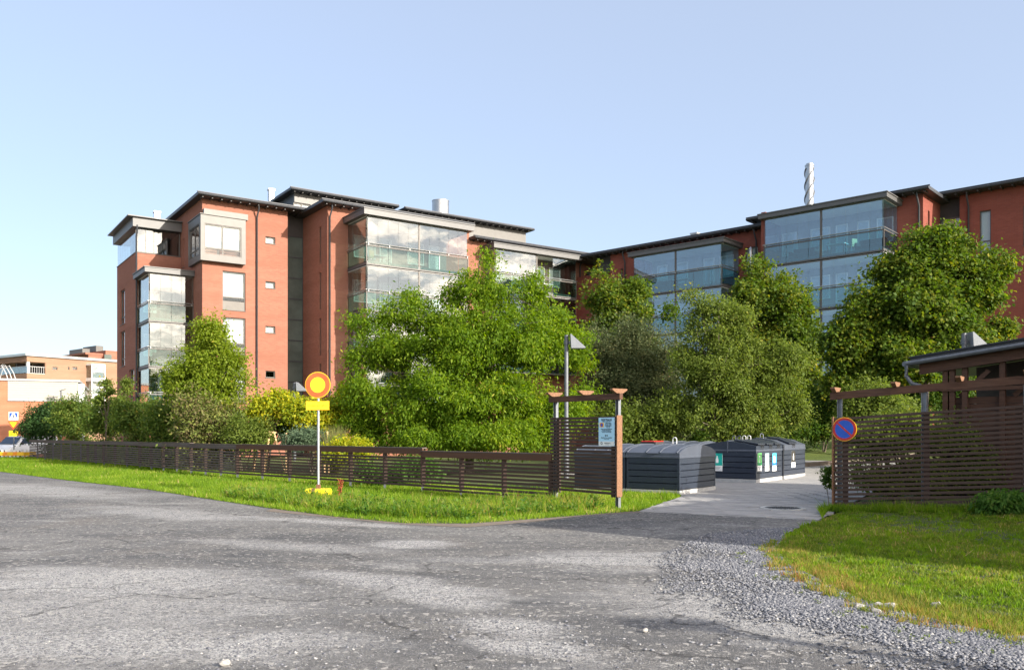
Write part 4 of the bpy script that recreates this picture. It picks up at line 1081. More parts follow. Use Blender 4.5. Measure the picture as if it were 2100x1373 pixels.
for k in range(len(joints)-1):
    a, b = fpt(joints[k]), fpt(joints[k+1]); tp = tops[k]
    d = Vector((b[0]-a[0], b[1]-a[1])); ln = d.length; d.normalize(); nx, ny = (-d.y, d.x)     # normal
    if ny > 0: nx, ny = -nx, -ny
    P = lambda t, o, z: (a[0]+d.x*t+nx*o, a[1]+d.y*t+ny*o, z)
    ns = 9
    grey = joints[k] <= 487
    tb_ = beam_obj('top_board', um['top_board'] if not grey else um['slat_grey'], P(-.05,.05,tp-.075), P(ln+.02,.05,tp-.075), .045, .15, fence)
    beam_obj('cap_board', um['slat_grey'], P(-.05,.0,tp+.015), P(ln+.02,.0,tp+.015), .16, .028, fence)
    for i in range(ns):
        z = tp-.25-i*.093+random.uniform(-.003,.003)
        beam_obj('slat', um['slat_grey'] if grey else um['slat'], P(.02,.035,z), P(ln-.02,.035,z+random.uniform(-.006,.006)), .03, .057, fence)
    np_ = max(2, round(ln/1.55))
    for i in range(np_):
        t = ln*i/np_+.06
        o = beam_obj('post', um['post'], P(t,-.03,0-.1), P(t,-.03,tp-.05), .06, .06, fence); 
        if joints[k] >= 213: beam_obj('batten', um['batten'], P(t-.05,.0,tp-.95), P(t-.05,.0,tp-.14), .03, .13, fence)
# ---- trellis screens
def screen(name, label, p0, p1, z0, z1, nsl, posts, beam, blocks, face_side, rise=0.0, endboard=True, extra=None):
    root = empty(name, (p0[0], p0[1], 0), math.atan2(p1[1]-p0[1], p1[0]-p0[0]), label, 'screen')
    Ln = math.hypot(p1[0]-p0[0], p1[1]-p0[1]); s = face_side
    for i in range(nsl):
        z = z0+(z1-z0)*i/(nsl-1); j = random.uniform(-.002,.002)
        m_ = inst('slat', um['slat'], (0.0, s*.035, z+j), root, 0, (Ln, .032, .052)); m_.rotation_euler = (0, -math.atan(rise), 0)
        m_.scale = (Ln*math.sqrt(1+rise*rise), .032, .052)
    for (t, zt_, kd) in posts:
        m = MB(); g = rise*t
        if kd == 's':
            m.box(t-.045, t+.045, -s*.06, -s*.05, -.1, zt_+g); m.box(t-.045, t-.035, -s*.05, s*.012, -.1, zt_+g); m.box(t+.035, t+.045, -s*.05, s*.012, -.1, zt_+g)
            m.build('steel_post', M['steel_post'], root)
        else:
            m.box(t-.05, t+.05, -s*.03, s*.017, z0-.08+g, zt_+g); m.build('batten', M['slat'], root)
    if endboard:
        m = MB(); m.box(-.03, -.003, s*.09, -s*.06, z0-.06, z1+.05); m.build('end_board', M['beam_l'], root)
    (b0, b1, zb, hb) = beam
    m = MB(); n = len(m.v); m.prism([(b0, zb+b0*rise),(b1, zb+b1*rise),(b1, zb+hb+b1*rise),(b0, zb+hb+b0*rise)], 'y', -.045, .045); m.build('top_beam', M['beam'], root)
    for t in blocks:
        z = zb+hb+.001+rise*t
        m = MB(); m.prism([(-.09, z),(.09, z),(.21, z+.065),(.21, z+.095),(-.21, z+.095),(-.21, z+.065)], 'x', t-.045, t+.045); m.build('cross_block', M['beam_l'], root)
    return root
sc1 = screen('trellis_screen', 'brown slatted screen with three cross blocks that carries the light blue notice', (2.25,17.9), (.92,19.7), .32, 1.92, 21,
       [(.06,2.36,'s'),(2.12,2.36,'s'),(2.0,1.90,'b'),(.18,1.90,'b')], (-.06, 2.30, 2.30, .13), [.02, 1.07, 2.15], 1)
rz0, rzr = 0.055, 0.061
a_ = (6.69,17.7); dR = Vector((.80,-.60)).normalized(); Lr = 3.55
b_ = (a_[0]+dR.x*Lr, a_[1]+dR.y*Lr)
sc2 = screen('trellis_screen', 'tall brown slatted screen with the round no parking sign at its left end', a_, b_, .05, 1.88, 21,
       [(.10,2.30,'s'),(1.75,1.86,'b'),(1.70,2.28,'s'),(3.43,2.34,'s'),(.22,1.86,'b'),(3.3,1.86,'b')], (-.08, 3.50, 2.29, .15), [.02, 1.18, 2.33, 3.44], -1, rzr)
c_ = (b_[0]+dR.x*.05, b_[1]+dR.y*.05); d_ = (c_[0]+dR.x*4, c_[1]+dR.y*4)
gZ = rzr*(Lr+.05)
sc3 = screen('trellis_screen', 'brown slatted screen at the right edge, continuing the one with the no parking sign', c_, d_, .05+gZ, 1.88+gZ, 21,
       [(.10,2.34+gZ,'s'),(.28,1.86+gZ,'b'),(1.9,2.34+gZ,'s')], (-.0, 4.0, 2.27+gZ, .15), [1.2, 2.4], -1, 0.03, False)

# ================================================================ signs
def disc(m, r, y0, y1, seg=40, cx=0, cz=0, r0=0):
    n = len(m.v)
    if r0 == 0:
        m.prism([(cx+r*math.cos(2*math.pi*k/seg), cz+r*math.sin(2*math.pi*k/seg)) for k in range(seg)], 'y', y0, y1)
    else:
        for k in range(seg):
            c, s = math.cos(2*math.pi*k/seg), math.sin(2*math.pi*k/seg)
            m.v += [(cx+r*c, y0, cz+r*s), (cx+r0*c, y0, cz+r0*s), (cx+r*c, y1, cz+r*s), (cx+r0*c, y1, cz+r0*s)]
        for k in range(seg):
            a, b = n+4*k, n+4*((k+1) % seg); m.f += [(a, b, b+1, a+1), (a+2, a+3, b+3, b+2), (a, a+2, b+2, b), (a+1, b+1, b+3, a+3)]
    return m
# temporary prohibition sign
sx, sy, _ = at(652, 1018, 21.0); sx, sy = gnd(653, 1019)
s1 = empty('traffic_sign', (sx, sy, 0), R(-6), 'round red and yellow temporary traffic sign on a galvanised pole with a yellow foot', 'traffic sign')
zc_ = EYE+(887-789)/F*sy
m = MB(); m.tube([(0,0,.05),(0,0,zc_+.30)], .030, 12); m.build('pole', M['steel'], s1, smooth=True)
m = MB(); disc(m, .325, -.05, -.036, r0=.31, cz=zc_); disc(m, .325, -.049, -.037, cz=zc_); m.build('rim', M['yellow_s'], s1)
m = MB(); disc(m, .308, -.056, -.0502, r0=.19, cz=zc_); m.build('ring', M['orange_red'], s1)
m = MB(); disc(m, .19, -.056, -.0502, cz=zc_); m.build('centre_disc', M['yellow'], s1)
pz_ = EYE+(887-831)/F*sy
m = MB(); m.box(-.30,.29,-.05,-.038,pz_-.11,pz_+.11); pl = m.build('yellow_plate', M['yellow'], s1)
m = MB()
for a in ((-.30,.29,pz_+.098,pz_+.11),(-.30,.29,pz_-.11,pz_-.098)): m.box(a[0],a[1],-.053,-.0502,a[2],a[3])
m.box(-.30,-.288,-.053,-.0502,pz_-.098,pz_+.098); m.box(.278,.29,-.053,-.0502,pz_-.098,pz_+.098); m.build('plate_border', M['yellow_s'], pl)
text_mesh('Tontille ajo sallittu', .068, M['ink_amber'], 'lettering', pl, (-.005,-.053,pz_), bold=.0)
m = MB(); m.prism([(-.34,.0),(.34,.0),(.28,.22),(-.28,.22)], 'y', -.17, .17); m.build('foot', M['yellow'], s1, bevel=.03)
m = MB(); m.box(-.12,-.03,-.176,-.06,.07,.225); m.box(-.045,.045,-.045,.045,.2,.32); m.build('socket', plain('rusty_socket', (.16,.07,.05), .8), s1)
# no parking sign on the right screen
npx = empty('traffic_sign', (a_[0]+dR.x*.22-.6*.0, a_[1]+dR.y*.22, 0), math.atan2(dR.y, dR.x), 'round blue no parking sign with red ring and slash fixed to the brown screen', 'traffic sign')
zc_ = EYE+(887-879.5)/F*17.5; rr = .245
m = MB(); disc(m, rr, -.085, -.070); m.build('rim', M['yellow_s'], npx)
m = MB(); disc(m, rr-.012, -.090, -.0851, r0=rr*.76); m.build('red_ring', M['red'], npx)
m = MB(); disc(m, rr*.76, -.0885, -.0851); m.build('blue_field', M['blue'], npx)
c45 = math.cos(R(43)); s45 = math.sin(R(43)); q = rr*.78; w_ = .017
m = MB(); m.prism([(-q*c45-w_*s45, q*s45-w_*c45),(q*c45-w_*s45, -q*s45-w_*c45),(q*c45+w_*s45, -q*s45+w_*c45),(-q*c45+w_*s45, q*s45+w_*c45)], 'y', -.0915, -.0886); m.build('slash', M['red'], npx)
for ch in list(npx.children): ch.location.z = zc_
npx.location.x += dR.y*.0; 
m = MB(); m.box(-.02,.02,-.069,-.055,zc_-.2,zc_+.2); m.build('bracket', M['steel'], npx)
# notice on the left screen
nt = empty('notice_sign', (0,0,0), 0, 'light blue printed private area notice on the slatted screen', 'sign')
dl = Vector((.92-2.25, 19.7-17.9)).normalized(); tc_ = .32
nt.location = (2.25+dl.x*tc_, 17.9+dl.y*tc_, 0); nt.rotation_euler = (0,0, math.atan2(-dl.y, -dl.x))
# local -y faces the viewer
zt_, zb_ = EYE+(887-855.5)/F*18.1, EYE+(887-914)/F*18.1
hw_ = .245; H_ = zt_-zb_
m = MB(); m.box(-hw_, hw_, -.068, -.056, zb_, zt_); nb_ = m.build('board', M['lblue'], nt)
m = MB(); m.box(-hw_+.004, hw_-.004, -.070, -.0682, zb_+.004, zb_+H_*.165); m.build('white_footer', M['white'], nt)
def nt_text(s, fy, size, x=0, mat='ink', bold=.0, al='CENTER', wide=1): return text_mesh(s, size, M[mat], 'lettering', nt, (x, -.0705, zb_+H_*fy), align=al, bold=bold, wide=wide)
nt_text('YKSITYISALUE', .915, .062, bold=.0015, wide=.85)
nt_text('Yksityinen pysäköintialue', .86, .026)
nt_text('Pysäköinti sallittu\nvain luvan saaneille\nmerkityille paikoille', .76, .026, .055, bold=.0005)
nt_text('Privat område\nPrivate area', .665, .022, .055)
nt_text('Ehtojen vastaisesta pysäköinnistä\nvelotetaan valvontamaksu', .575, .026, bold=.0005)
nt_text('Kontrollavgift debiteras vid felparkering\nControl fee for unauthorized parking', .50, .019)
nt_text('40 €', .365, .05, bold=.001)
nt_text('Alueella valvotaan pysäköintiä', .295, .028, bold=.0005)
nt_text('Området övervakas', .24, .02)
nt_text('PARKKIPATE', .10, .034, .03, bold=.0005); nt_text('pysäköinninvalvonta', .055, .015, .03)
m = MB(); disc(m, .03, -.0715, -.0702, 16, -.15, zb_+H_*.10, .018); m.box(-.165,-.12,-.0715,-.0702,zb_+H_*.06,zb_+H_*.075); m.build('emblem', M['ink'], nt)
m = MB(); m.box(-hw_+.035, -hw_+.165, -.0715, -.0685, zb_+H_*.665, zb_+H_*.82); m.build('amber_square', M['yellow_s'], nt)
m = MB(); disc(m, .045, -.0735, -.0716, 24, -hw_+.10, zb_+H_*.742); m.build('red_ring', M['red'], nt)
m = MB(); disc(m, .033, -.0748, -.0736, 24, -hw_+.10, zb_+H_*.742); m.build('blue_field', M['blue'], nt)

# street signs far left
sY = 58.0; px0, _, _ = at(28.5, 900, sY); gz_ = gz(px0, sY)
s2 = empty('traffic_sign', (px0, sY, gz_), 0, 'blue pedestrian crossing sign above a yield triangle on one pole by the brick hall', 'traffic sign')
Zl = lambda py: EYE+(HY-py)/F*sY-gz_
m = MB(); m.tube([(0,0,0),(0,0,Zl(845))], .035, 10); m.build('pole', M['steel_dark'], s2, smooth=True)
h = 9.6/F*sY
m = MB(); m.box(-h,h,-.06,-.04,Zl(861),Zl(844)); bb = m.build('crossing_sign', M['white'], s2)
zz = Zl(852.5); h2_ = h*.86
m = MB(); m.prism([(-h2_,zz-h2_*.75),(-h2_,zz+h2_*.8),(-.05,zz+h2_*.8)], 'y', -.064,-.0601); m.prism([(h2_,zz-h2_*.75),(.05,zz+h2_*.8),(h2_,zz+h2_*.8)], 'y', -.064,-.0601); m.box(-h2_,h2_,-.064,-.0601,zz-h2_*.88,zz-h2_*.8); m.build('blue_field', M['blue'], bb)
m = MB(); disc(m, .028, -.064,-.0601, 12, .01, zz+.13); m.bar((.0,-.062,zz+.10),(-.0,-.062,zz-.02),.03,.05); m.bar((0,-.062,zz-.02),(.07,-.062,zz-.16),.025,.03); m.bar((0,-.062,zz-.02),(-.07,-.062,zz-.16),.025,.03); m.bar((0,-.062,zz+.07),(.06,-.062,zz),.02,.02); m.bar((0,-.062,zz+.07),(-.06,-.062,zz),.02,.02)
for i in range(-3, 4): m.box(i*.06-.015, i*.06+.015, -.063,-.0601, zz-.24, zz-.18)
m.build('walking_figure', M['ink'], bb)
th = 12/F*sY; z1_, z0_ = Zl(863), Zl(881)
m = MB(); m.prism([(-th,z1_),(0,z0_),(th,z1_)], 'y', -.06,-.045); yt = m.build('yield_triangle', M['orange_red'], s2)
m = MB(); m.prism([(-th*.66,z1_-.07),(0,z0_+.17),(th*.66,z1_-.07)], 'y', -.065,-.0601); m.build('yellow_field', M['yellow'], yt)
m = MB(); m.box(-h*.95,h*.95,-.06,-.045,Zl(894),Zl(882.5)); m.build('yellow_plate', M['yellow'], s2)

# ================================================================ road works barrier
bY = 54.5; bx = [at(p, 930, bY)[0] for p in (-14, 49)]
gz_ = gz(-30, bY)
bar_ = empty('barrier', (bx[0], bY, gz_), 0, 'white picket road barrier with orange and yellow striped board in front of the van', 'barrier')
Lb = bx[1]-bx[0]; zl = lambda py: EYE+(HY-py)/F*bY-gz_
m = MB(); m.box(0,.14,0,.03,max(.02,zl(944)),zl(922)); pk = bpy.data.meshes.new('picket'); pk.from_pydata(m.v, [], m.f); pk.materials.append(M['white'])
n = int(Lb/.25)
for i in range(n): inst('picket', pk, (i*.25,0,0), bar_)
m = MB(); m.box(-.05, Lb, -.03,-.001, zl(933.5), zl(926)); sb = m.build('striped_board', M['yellow_s'], bar_)
i = 0
while i*.62+.3 < Lb:
    m = MB(); m.prism([(i*.62,zl(933.5)),(i*.62+.26,zl(933.5)),(i*.62+.33,zl(926)),(i*.62+.07,zl(926))], 'y', -.036,-.0301); m.build('stripe', M['orange'], sb); i += 1
m = MB()
for t in (.2, Lb-.3): m.box(t,t+.4,-.35,.35,-.05,.06)
m.build('foot', M['black'], bar_)
b2 = empty('barrier', (at(55.5,930,55.4)[0], 55.6, gz_), R(40), 'short white end piece of road barrier next to the fence end', 'barrier')
for i in range(3): inst('picket', pk, (-.42+i*.25,0,0), b2)
m = MB(); m.box(-.42,.42,-.03,-.001,zl(934),zl(927)); m.build('striped_board', M['yellow_s'], b2)
m = MB(); m.box(-.2,.2,-.3,.3,-.05,.06); m.build('foot', M['black'], b2)

# ================================================================ van
vY = 76.0; vX = at(41, 900, vY)[0]
van = empty('parked_van', (vX, vY+.5, gz(vX, vY)), R(-90-12), 'silver white delivery van parked facing the road by the brick hall', 'van')
# local +x = nose
def van_body():
    secs = [(-3.2,.95,.45,1.25,1.88,.82),(-3.1,.97,.32,1.25,1.93,.84),(.6,.97,.30,1.25,1.93,.84),(1.0,.97,.30,1.22,1.90,.82),(1.75,.96,.30,1.15,1.20,.90),(2.25,.93,.30,1.02,1.06,.84),(2.5,.86,.36,.86,.92,.76),(2.56,.78,.42,.70,.74,.7)]
    m = MB(); k = 12
    for (x, w, zb, zm, zt, wt) in secs:
        prof = [(-w*.92,zb),(-w,zb+.12),(-w,zm),(-(w+wt)/2*1.0,(zm+zt)/2),(-wt,zt-.06),(-wt+.12,zt)]
        prof = prof+[(-y,z) for y, z in prof[::-1]]
        m.v += [(x,y,z) for y, z in prof]
    for i in range(len(secs)-1):
        for j in range(k):
            a, b = i*k+j, i*k+(j+1) % k; m.f.append((a, b, b+k, a+k))
    m.f.append(tuple(range(k))); m.f.append(tuple(range((len(secs)-1)*k, len(secs)*k))[::-1])
    return m
van_body().build('body', M['van_white'], van, smooth=True)
m = MB(); m.v = [(1.04,-.78,1.84),(1.04,.78,1.84),(1.75,.86,1.24),(1.75,-.86,1.24),(1.06,-.78,1.86),(1.06,.78,1.86),(1.77,.86,1.26),(1.77,-.86,1.26)]
m.f = [(4,5,6,7),(0,3,2,1),(0,1,5,4),(3,7,6,2),(0,4,7,3),(1,2,6,5)]
for i in range(len(m.v)): m.v[i] = (m.v[i][0]+.03, m.v[i][1], m.v[i][2]+.02)
m.build('windscreen', plain('dark_car_glass', (.03,.05,.09), .1), van)
for s in (-1,1):
    m = MB(); m.prism([(.15,1.28),(1.35,1.28),(1.0,1.74),(.15,1.76)], 'y', s*.90, s*.985); m.build('side_window', bpy.data.materials['dark_car_glass'], van)
    m = MB(); m.tube([(1.65,s*.84,.36),(1.65,s*.99,.36)], .35, 20); wh = m.build('wheel', M['black'], van, smooth=True); m = MB(); m.tube([(1.65,s*.98,.36),(1.65,s*1.0,.36)], .2, 16); m.build('rim', M['alu'], wh)
    m = MB(); m.tube([(-2.2,s*.84,.36),(-2.2,s*.99,.36)], .35, 20); m.build('wheel', M['black'], van, smooth=True)
    m = MB(); m.bar((2.38,s*.60,.86),(2.30,s*.88,.92),.10,.13); m.build('headlight', M['lid'], van)
    m = MB(); m.box(1.25,1.40,s*.98,s*1.22,1.2,1.42); m.build('mirror', M['black'], van, bevel=.02)
m = MB(); m.box(2.50,2.60,-.55,.55,.52,.74); m.build('grille', M['black'], van, bevel=.02)
m = MB(); m.box(2.45,2.62,-.8,.8,.36,.46); m.build('bumper', M['lid'], van, bevel=.02)
m = MB(); m.box(2.6,2.63,-.26,.26,.47,.56); m.build('number_plate', M['white'], van)

# ================================================================ street lamps
def lamp(px, Ypos, pytop, label, size, head_dir=1, zg=None):
    x, y, _ = at(px, 900, Ypos); zg = gz(x, y) if zg is None else zg
    ztop = EYE+(HY-pytop)/F*Ypos-zg
    o = empty('street_lamp', (x, y, zg), 0, label, 'street lamp', 'wedge headed lamps in the yard')
    m = MB(); m.tube([(0,0,0),(0,0,ztop*.35),(0,0,ztop*.352),(0,0,ztop)], [.10,.10,.075,.07], 14); m.build('pole', M['steel_dark'] , o, smooth=True)
    s = size; m = MB(); m.prism([(.13*s,ztop+.02),(.155*s,ztop+.02),(.66*s,ztop-.44*s),(.64*s,ztop-.47*s),(.16*s,ztop-.47*s)], 'y', -.24*s, .24*s); m.build('lamp_head', M['lamp_grey'], o)
    m = MB(); m.box(.05,.17*s,-.03,.03,ztop-.30*s,ztop-.22*s); m.tube([(0,0,ztop-.32*s),(0,0,ztop-.18*s)], .095, 14); m.build('arm', M['steel_dark'], o)
    return o
lamp(1161.5, 30.0, 687, 'tall grey street lamp with wedge head behind the screen with the notice', 1.0)
lamp(604, 49, 784, 'pale street lamp with wedge head in front of the dark stair glazing', 1.05)
lamp(1977, 26, 683, 'street lamp with wedge head rising behind the shed roof', 1.05)
x, y, _ = at(125, 900, 90); fl_ = empty('street_lamp', (x, y, -.9), 0, 'slim distant street lamp with two short arms against the cream band', 'street lamp')
m = MB(); zt_ = EYE+(HY-800)/F*90+.9; m.tube([(0,0,0),(0,0,zt_)], .07, 8); m.build('pole', M['steel_dark'], fl_)
m = MB(); m.bar((0,0,zt_),(.5,0,zt_+.12),.12,.06); m.bar((0,0,zt_-.15),(-.15,0,zt_-.0),.08,.06); m.build('lamp_head', M['steel_dark'], fl_)

# ================================================================ deep collection bins
def bin_box(ox, oy, deg, W, D, zw, zr, style, label, hatches=(), rot_lid=False):
    """front-right corner at (ox, oy); local x runs left (negative), y back"""
    o = empty('waste_container', (ox, oy, gz(ox, oy)), R(deg), label, 'waste container', 'dark waste containers on the yard paving')
    m = MB(); m.box(-W-.02, .02, -.02, D+.02, -.1, .115); m.build('concrete_base', M['concrete'], o)
    n = 5; ph = (zw-.115-.10)/n
    core = MB(); core.box(-W+.03, -.03, .03, D-.03, .115, zw-.1); body = core.build('body', M['navy'], o)
    me = {}
    for i in range(n):
        z0_ = .12+i*ph
        for nm, x0, x1, y0_, y1_ in (('f', -W+.05, -.05, -.012, .03),('b', -W+.05, -.05, D-.03, D+.012)):
            m = MB(); m.prism([(y0_ if nm == 'f' else y1_, z0_+.018),(y0_ if nm == 'f' else y1_, z0_+ph-.006),(.03 if nm == 'f' else D-.03, z0_+ph),(.03 if nm == 'f' else D-.03, z0_)], 'x', x0, x1); m.build('cladding_panel', M['navy'], o)
        for xs, xi in ((.012, -.03), (-W-.012, -W+.03)):
            m = MB(); m.prism([(xs, z0_+.018),(xs, z0_+ph-.006),(xi, z0_+ph),(xi, z0_)], 'y', .05, D-.05); m.build('cladding_panel', M['navy'], o)
    for cx_, cy_ in ((0,0),(-W,0),(0,D),(-W,D)):
        m = MB(); m.box(cx_-(.05 if cx_ == 0 else -.0)-0, cx_+(.016 if cx_ == 0 else .05), cy_-(.016 if cy_ == 0 else .05), cy_+(.05 if cy_ == 0 else .016), .116, zw-.10); 
        m.build('corner_post', M['navy'], o)
    m = MB(); m.box(-W-.03, .03, -.03, D+.03, zw-.10, zw-.04); m.build('rim', M['lid'], o, bevel=.01)
    # lid
    m = MB(); zb = zw-.04
    if style == 'barrel':                      # arch seen from the side, axis along x
        prof = []
        for i in range(13):
            t = i/12; y_ = -.02+(D+.04)*t; prof.append((y_, zb+.08+(zr-zb-.08)*max(0.0, math.sin(math.pi*t))**.6))
        m.prism([(-.02, zb)]+prof+[(D+.02, zb)], 'x', -W-.02, .02)
        lid = m.build('lid', M['lid'], o, smooth=True)
        m = MB(); 
        for xx in (-W+.02, -W*.62, -W*.36, -.06):
            m.tube([(xx, p[0], p[1]+.006) for p in prof[0:9]], .018, 6)
        m.build('lid_ribs', M['lid'], lid, smooth=True)
        hx0, hx1 = -W*.60, -W*.38
        m = MB(); m.prism([(prof[0][0]-.035, zb+.07),(prof[2][0]-.03, prof[2][1]+.02),(prof[2][0]+.05, prof[2][1]-.01),(prof[0][0]+.02, zb+.06)], 'x', hx0, hx1); m.build('hatch', M['lid'], o, bevel=.012)
    else:                                      # low gable, ridge along y
        pr = [(-W-.02, zb),(.02, zb),(.02, zb+.12),(-W*.22, zr-.07),(-W*.5, zr),(-W*.78, zr-.07),(-W-.02, zb+.12)]
        m.prism(pr, 'y', -.02, D+.02); lid = m.build('lid', M['lid'] if style == 'gable_l' else M['navy'], o)
        m = MB(); m.box(-W*.5-.012, -W*.5+.012, -.035, -.0205, zb-.1, zr+.01); m.box(-W*.5-.03, -W*.5+.03, -.03, D+.03, zr-.01, zr+.02); m.build('ridge_cap', M['lid'], o)
        for (t0, t1) in hatches:
            h = MB(); y0_, y1_ = D*t0, D*t1
            h.prism([(.03, zb+.15),(.03, zb+.20),(-W*.18, zr-.02),(-W*.42, zr+.05),(-W*.42, zr+.0),(-W*.2, zr-.06)], 'y', y0_, y1_); hh = h.build('hatch', M['lid_dark'], o, bevel=.01)
            h = MB(); ym = (y0_+y1_)/2
            for q in (-.09, .09): h.tube([(-.02, ym+q, zb+.19),(.06, ym+q, zb+.10),(.045, ym+q, zb+.02)], .017, 6)
            h.build('handle', M['black'], hh, smooth=True)
    return o
def loop(o, x, y, z, r=.055, h=.12, mat='white'):
    m = MB(); pts = [(x-r, y, z)]+[(x-r*math.cos(a), y, z+h+r*math.sin(a)) for a in [i*math.pi/8 for i in range(9)]]+[(x+r, y, z)]
    m.tube(pts, .013, 6); m.build('lifting_loop', M[mat], o, smooth=True)
dg = -35; ux, uy = math.cos(R(dg)), math.sin(R(dg)); bxn, byn = -uy, ux
A2 = (4.29, 21.9); W_a = 1.50
binA2 = bin_box(*A2, dg, W_a, 2.40, 1.04, 1.28, 'barrel', 'navy slatted waste container with grey arched lid, the nearest one at the drive')
loop(binA2, -W_a*.5, 1.4, 1.30)
A1 = (A2[0]-ux*(W_a+.06), A2[1]-uy*(W_a+.06))
binA1 = bin_box(*A1, dg, 1.55, 2.40, 1.04, 1.28, 'barrel', 'navy waste container with arched lid, half hidden behind the screen with the notice')
Bc = (7.77, 27.2)
binB = bin_box(*Bc, dg, 1.85, 2.60, 1.10, 1.34, 'gable', 'navy gabled waste container with teal bottle sticker and three stickers on its side', hatches=((.06,.32),(.38,.64),(.70,.95)))
for y_ in (.35, .8, 1.25, 1.7): loop(binB, -.85+.02*y_, y_, 1.33, mat='white' if y_ > 1 else 'steel_dark')
Cc = (Bc[0]+bxn*2.68+.02, Bc[1]+byn*2.68)
binC = bin_box(*Cc, dg, 1.85, 2.55, 1.10, 1.42, 'gable_l', 'grey waste container with black bottle sticker, farthest along the drive', hatches=((.25,.6),))
loop(binC, -.9, .5, 1.40)
Dd = (Bc[0]-ux*2.0, Bc[1]-uy*2.0)
binD = bin_box(*Dd, dg, 1.7, 2.3, 1.06, 1.3, 'barrel', 'waste container almost hidden behind the nearest container with the arched lid')
# stickers
def poly_flat(o, name, mat, pts, axis, a0, a1, parent): m = MB(); m.prism(pts, axis, a0, a1); return m.build(name, M[mat], parent)
def sticker(o, face, c, z0, z1, w, mats, shape):
    """face 'f': front at x=c ; 's': right side at y=c"""
    H = z1-z0; base = MB(); e0, e1 = .0125, .016
    def slab(m, a, b, za, zb_, d0, d1):
        if face == 'f': m.box(c+a, c+b, -d1, -d0, za, zb_)
        else: m.box(d0, d1, c+a, c+b, za, zb_)
    m = MB(); slab(m, -w/2, w/2, z0, z1, .004, .017); st = m.build('sticker', M['white'], o)
    m = MB(); slab(m, -w/2, w/2, z0+H*.31, z1, .0172, .0184); m.build('colour_field', M[mats[0]], st)
    if mats[1]: m = MB(); slab(m, -w/2, w/2, z0+H*.31, z0+H*.47, .0186, .0192); m.build('colour_band', M[mats[1]], st)
    cz = z0+H*.66
    if shape == 'bottle': P_ = [(-.5,-1),(.5,-1),(.5,.1),(.2,.55),(.2,1),(-.2,1),(-.2,.55),(-.5,.1)]
    elif shape == 'jar': P_ = [(-.5,-1),(.5,-1),(.5,.4),(.3,.6),(.3,1),(-.3,1),(-.3,.6),(-.5,.4)]
    elif shape == 'core': P_ = [(-.5,-1),(.5,-1),(.15,-.5),(.15,.4),(.55,1),(-.55,1),(-.15,.4),(-.15,-.5)]
    else: P_ = [(-.8,-1),(.8,-1),(.8,.5),(.3,.9),(-.8,.9)]
    hs = H*.20; ws = w*.24 if shape != 'box' else w*.3
    pts = [(c+x*ws, cz+y*hs) for x, y in P_]
    if face == 'f': poly_flat(o, 'pictogram', 'white', pts, 'y', -.0206, -.0194, st)
    else: poly_flat(o, 'pictogram', 'white', pts, 'x', .0194, .0206, st)
    m = MB()
    for i in range(3): slab(m, -w*(.34-.08*i), w*(.34-.08*i), z0+H*(.22-.055*i), z0+H*(.235-.055*i), .0172, .0182)
    m.build('printed_lines', M['ink'], st)
Zb = lambda py, Y: EYE+(HY-py)/F*Y
sticker(binB, 'f', -1.28, Zb(965.5,27.8), Zb(929,27.8), .36, ('teal', None), 'bottle')
for c_s, mt, shp in ((.32, ('green_s','green_d'), 'core'), (1.05, ('grey_s','grey_s'), 'jar'), (1.80, ('cyan_s','blue_s'), 'box')):
    yy = Bc[1]+byn*c_s; sticker(binB, 's', c_s, Zb(965,yy), Zb(928.5,yy), .40, mt, shp)
yy = Cc[1]+byn*1.15; sticker(binC, 's', 1.15, Zb(957.5,yy), Zb(924,yy), .45, ('black_s', None), 'bottle')
# small things behind the bins
x, y, _ = at(1338, 900, 29.5); rbx = empty('red_crate', (x, y, 0), R(-35), 'red container top showing behind the nearest arched lid', 'container')
m = MB(); m.box(-.30,.30,-.35,.35,.0,1.29); m.build('body', M['black_clad'], rbx, bevel=.02); m = MB(); m.box(-.25,.25,-.38,.38,1.291,1.33); m.build('lid', M['red'], rbx, bevel=.02)
cb_ = MB(); x, y = gnd(1652, 970); cb_.bar((x-.3,y-.1,.07),(x+.35,y+.1,.07),.25,.16); tag(cb_.build('concrete_block', M['concrete'], bevel=.01), 'low pale concrete block on the paving beside the farthest container', 'concrete block')

# ================================================================ shed
S = Frame(9.72, 20.0, -42)
sh_ = empty('garden_shed', (S.ox, S.oy, 0), R(-42), 'brown timber shed with dark sloping roof behind the right hand screen', 'shed')
pit = .117
zr_ = S.z(732, 0, 0); 
def rz_(x): return zr_+pit*x
m = MB(); m.prism([(-.25, rz_(-.25)-.16),(7, rz_(7)-.16),(7, rz_(7)),(-.25, rz_(-.25))], 'y', -.35, 5.0); m.build('roof', M['dark_metal'], sh_)
m = MB(); m.prism([(-.28, rz_(-.28)),(7, rz_(7)),(7, rz_(7)+.03),(-.28, rz_(-.28)+.03)], 'y', -.40, 5.05); m.build('roof_sheet', plain('bitumen_roof', (.03,.035,.045), .8), sh_)
m = MB(); m.tube([(-.33, -.40, rz_(-.33)-.12),(7, -.40, rz_(7)-.12)], .06, 8); m.tube([(-.36,-.42,rz_(-.3)-.13),(-.36,5,rz_(-.3)-.13)], .065, 8); m.build('gutter', M['steel_dark'], sh_, smooth=True)
m = MB(); m.prism([(-.1, rz_(-.1)-.40),(7, rz_(7)-.40),(7, rz_(7)-.165),(-.1, rz_(-.1)-.165)], 'y', -.22, -.12); m.build('fascia_beam', M['beam'], sh_)
for px_ in (1939, 1953, 1979, 2056, 2140):
    x = S.x(px_, -.1); w_ = .055
    m = MB(); m.box(x-w_, x+w_, -.14, -.02, 0, rz_(x)-.39); m.build('post', M['beam'], sh_)
xs0 = S.x(1934, 0)
nb_ = 14
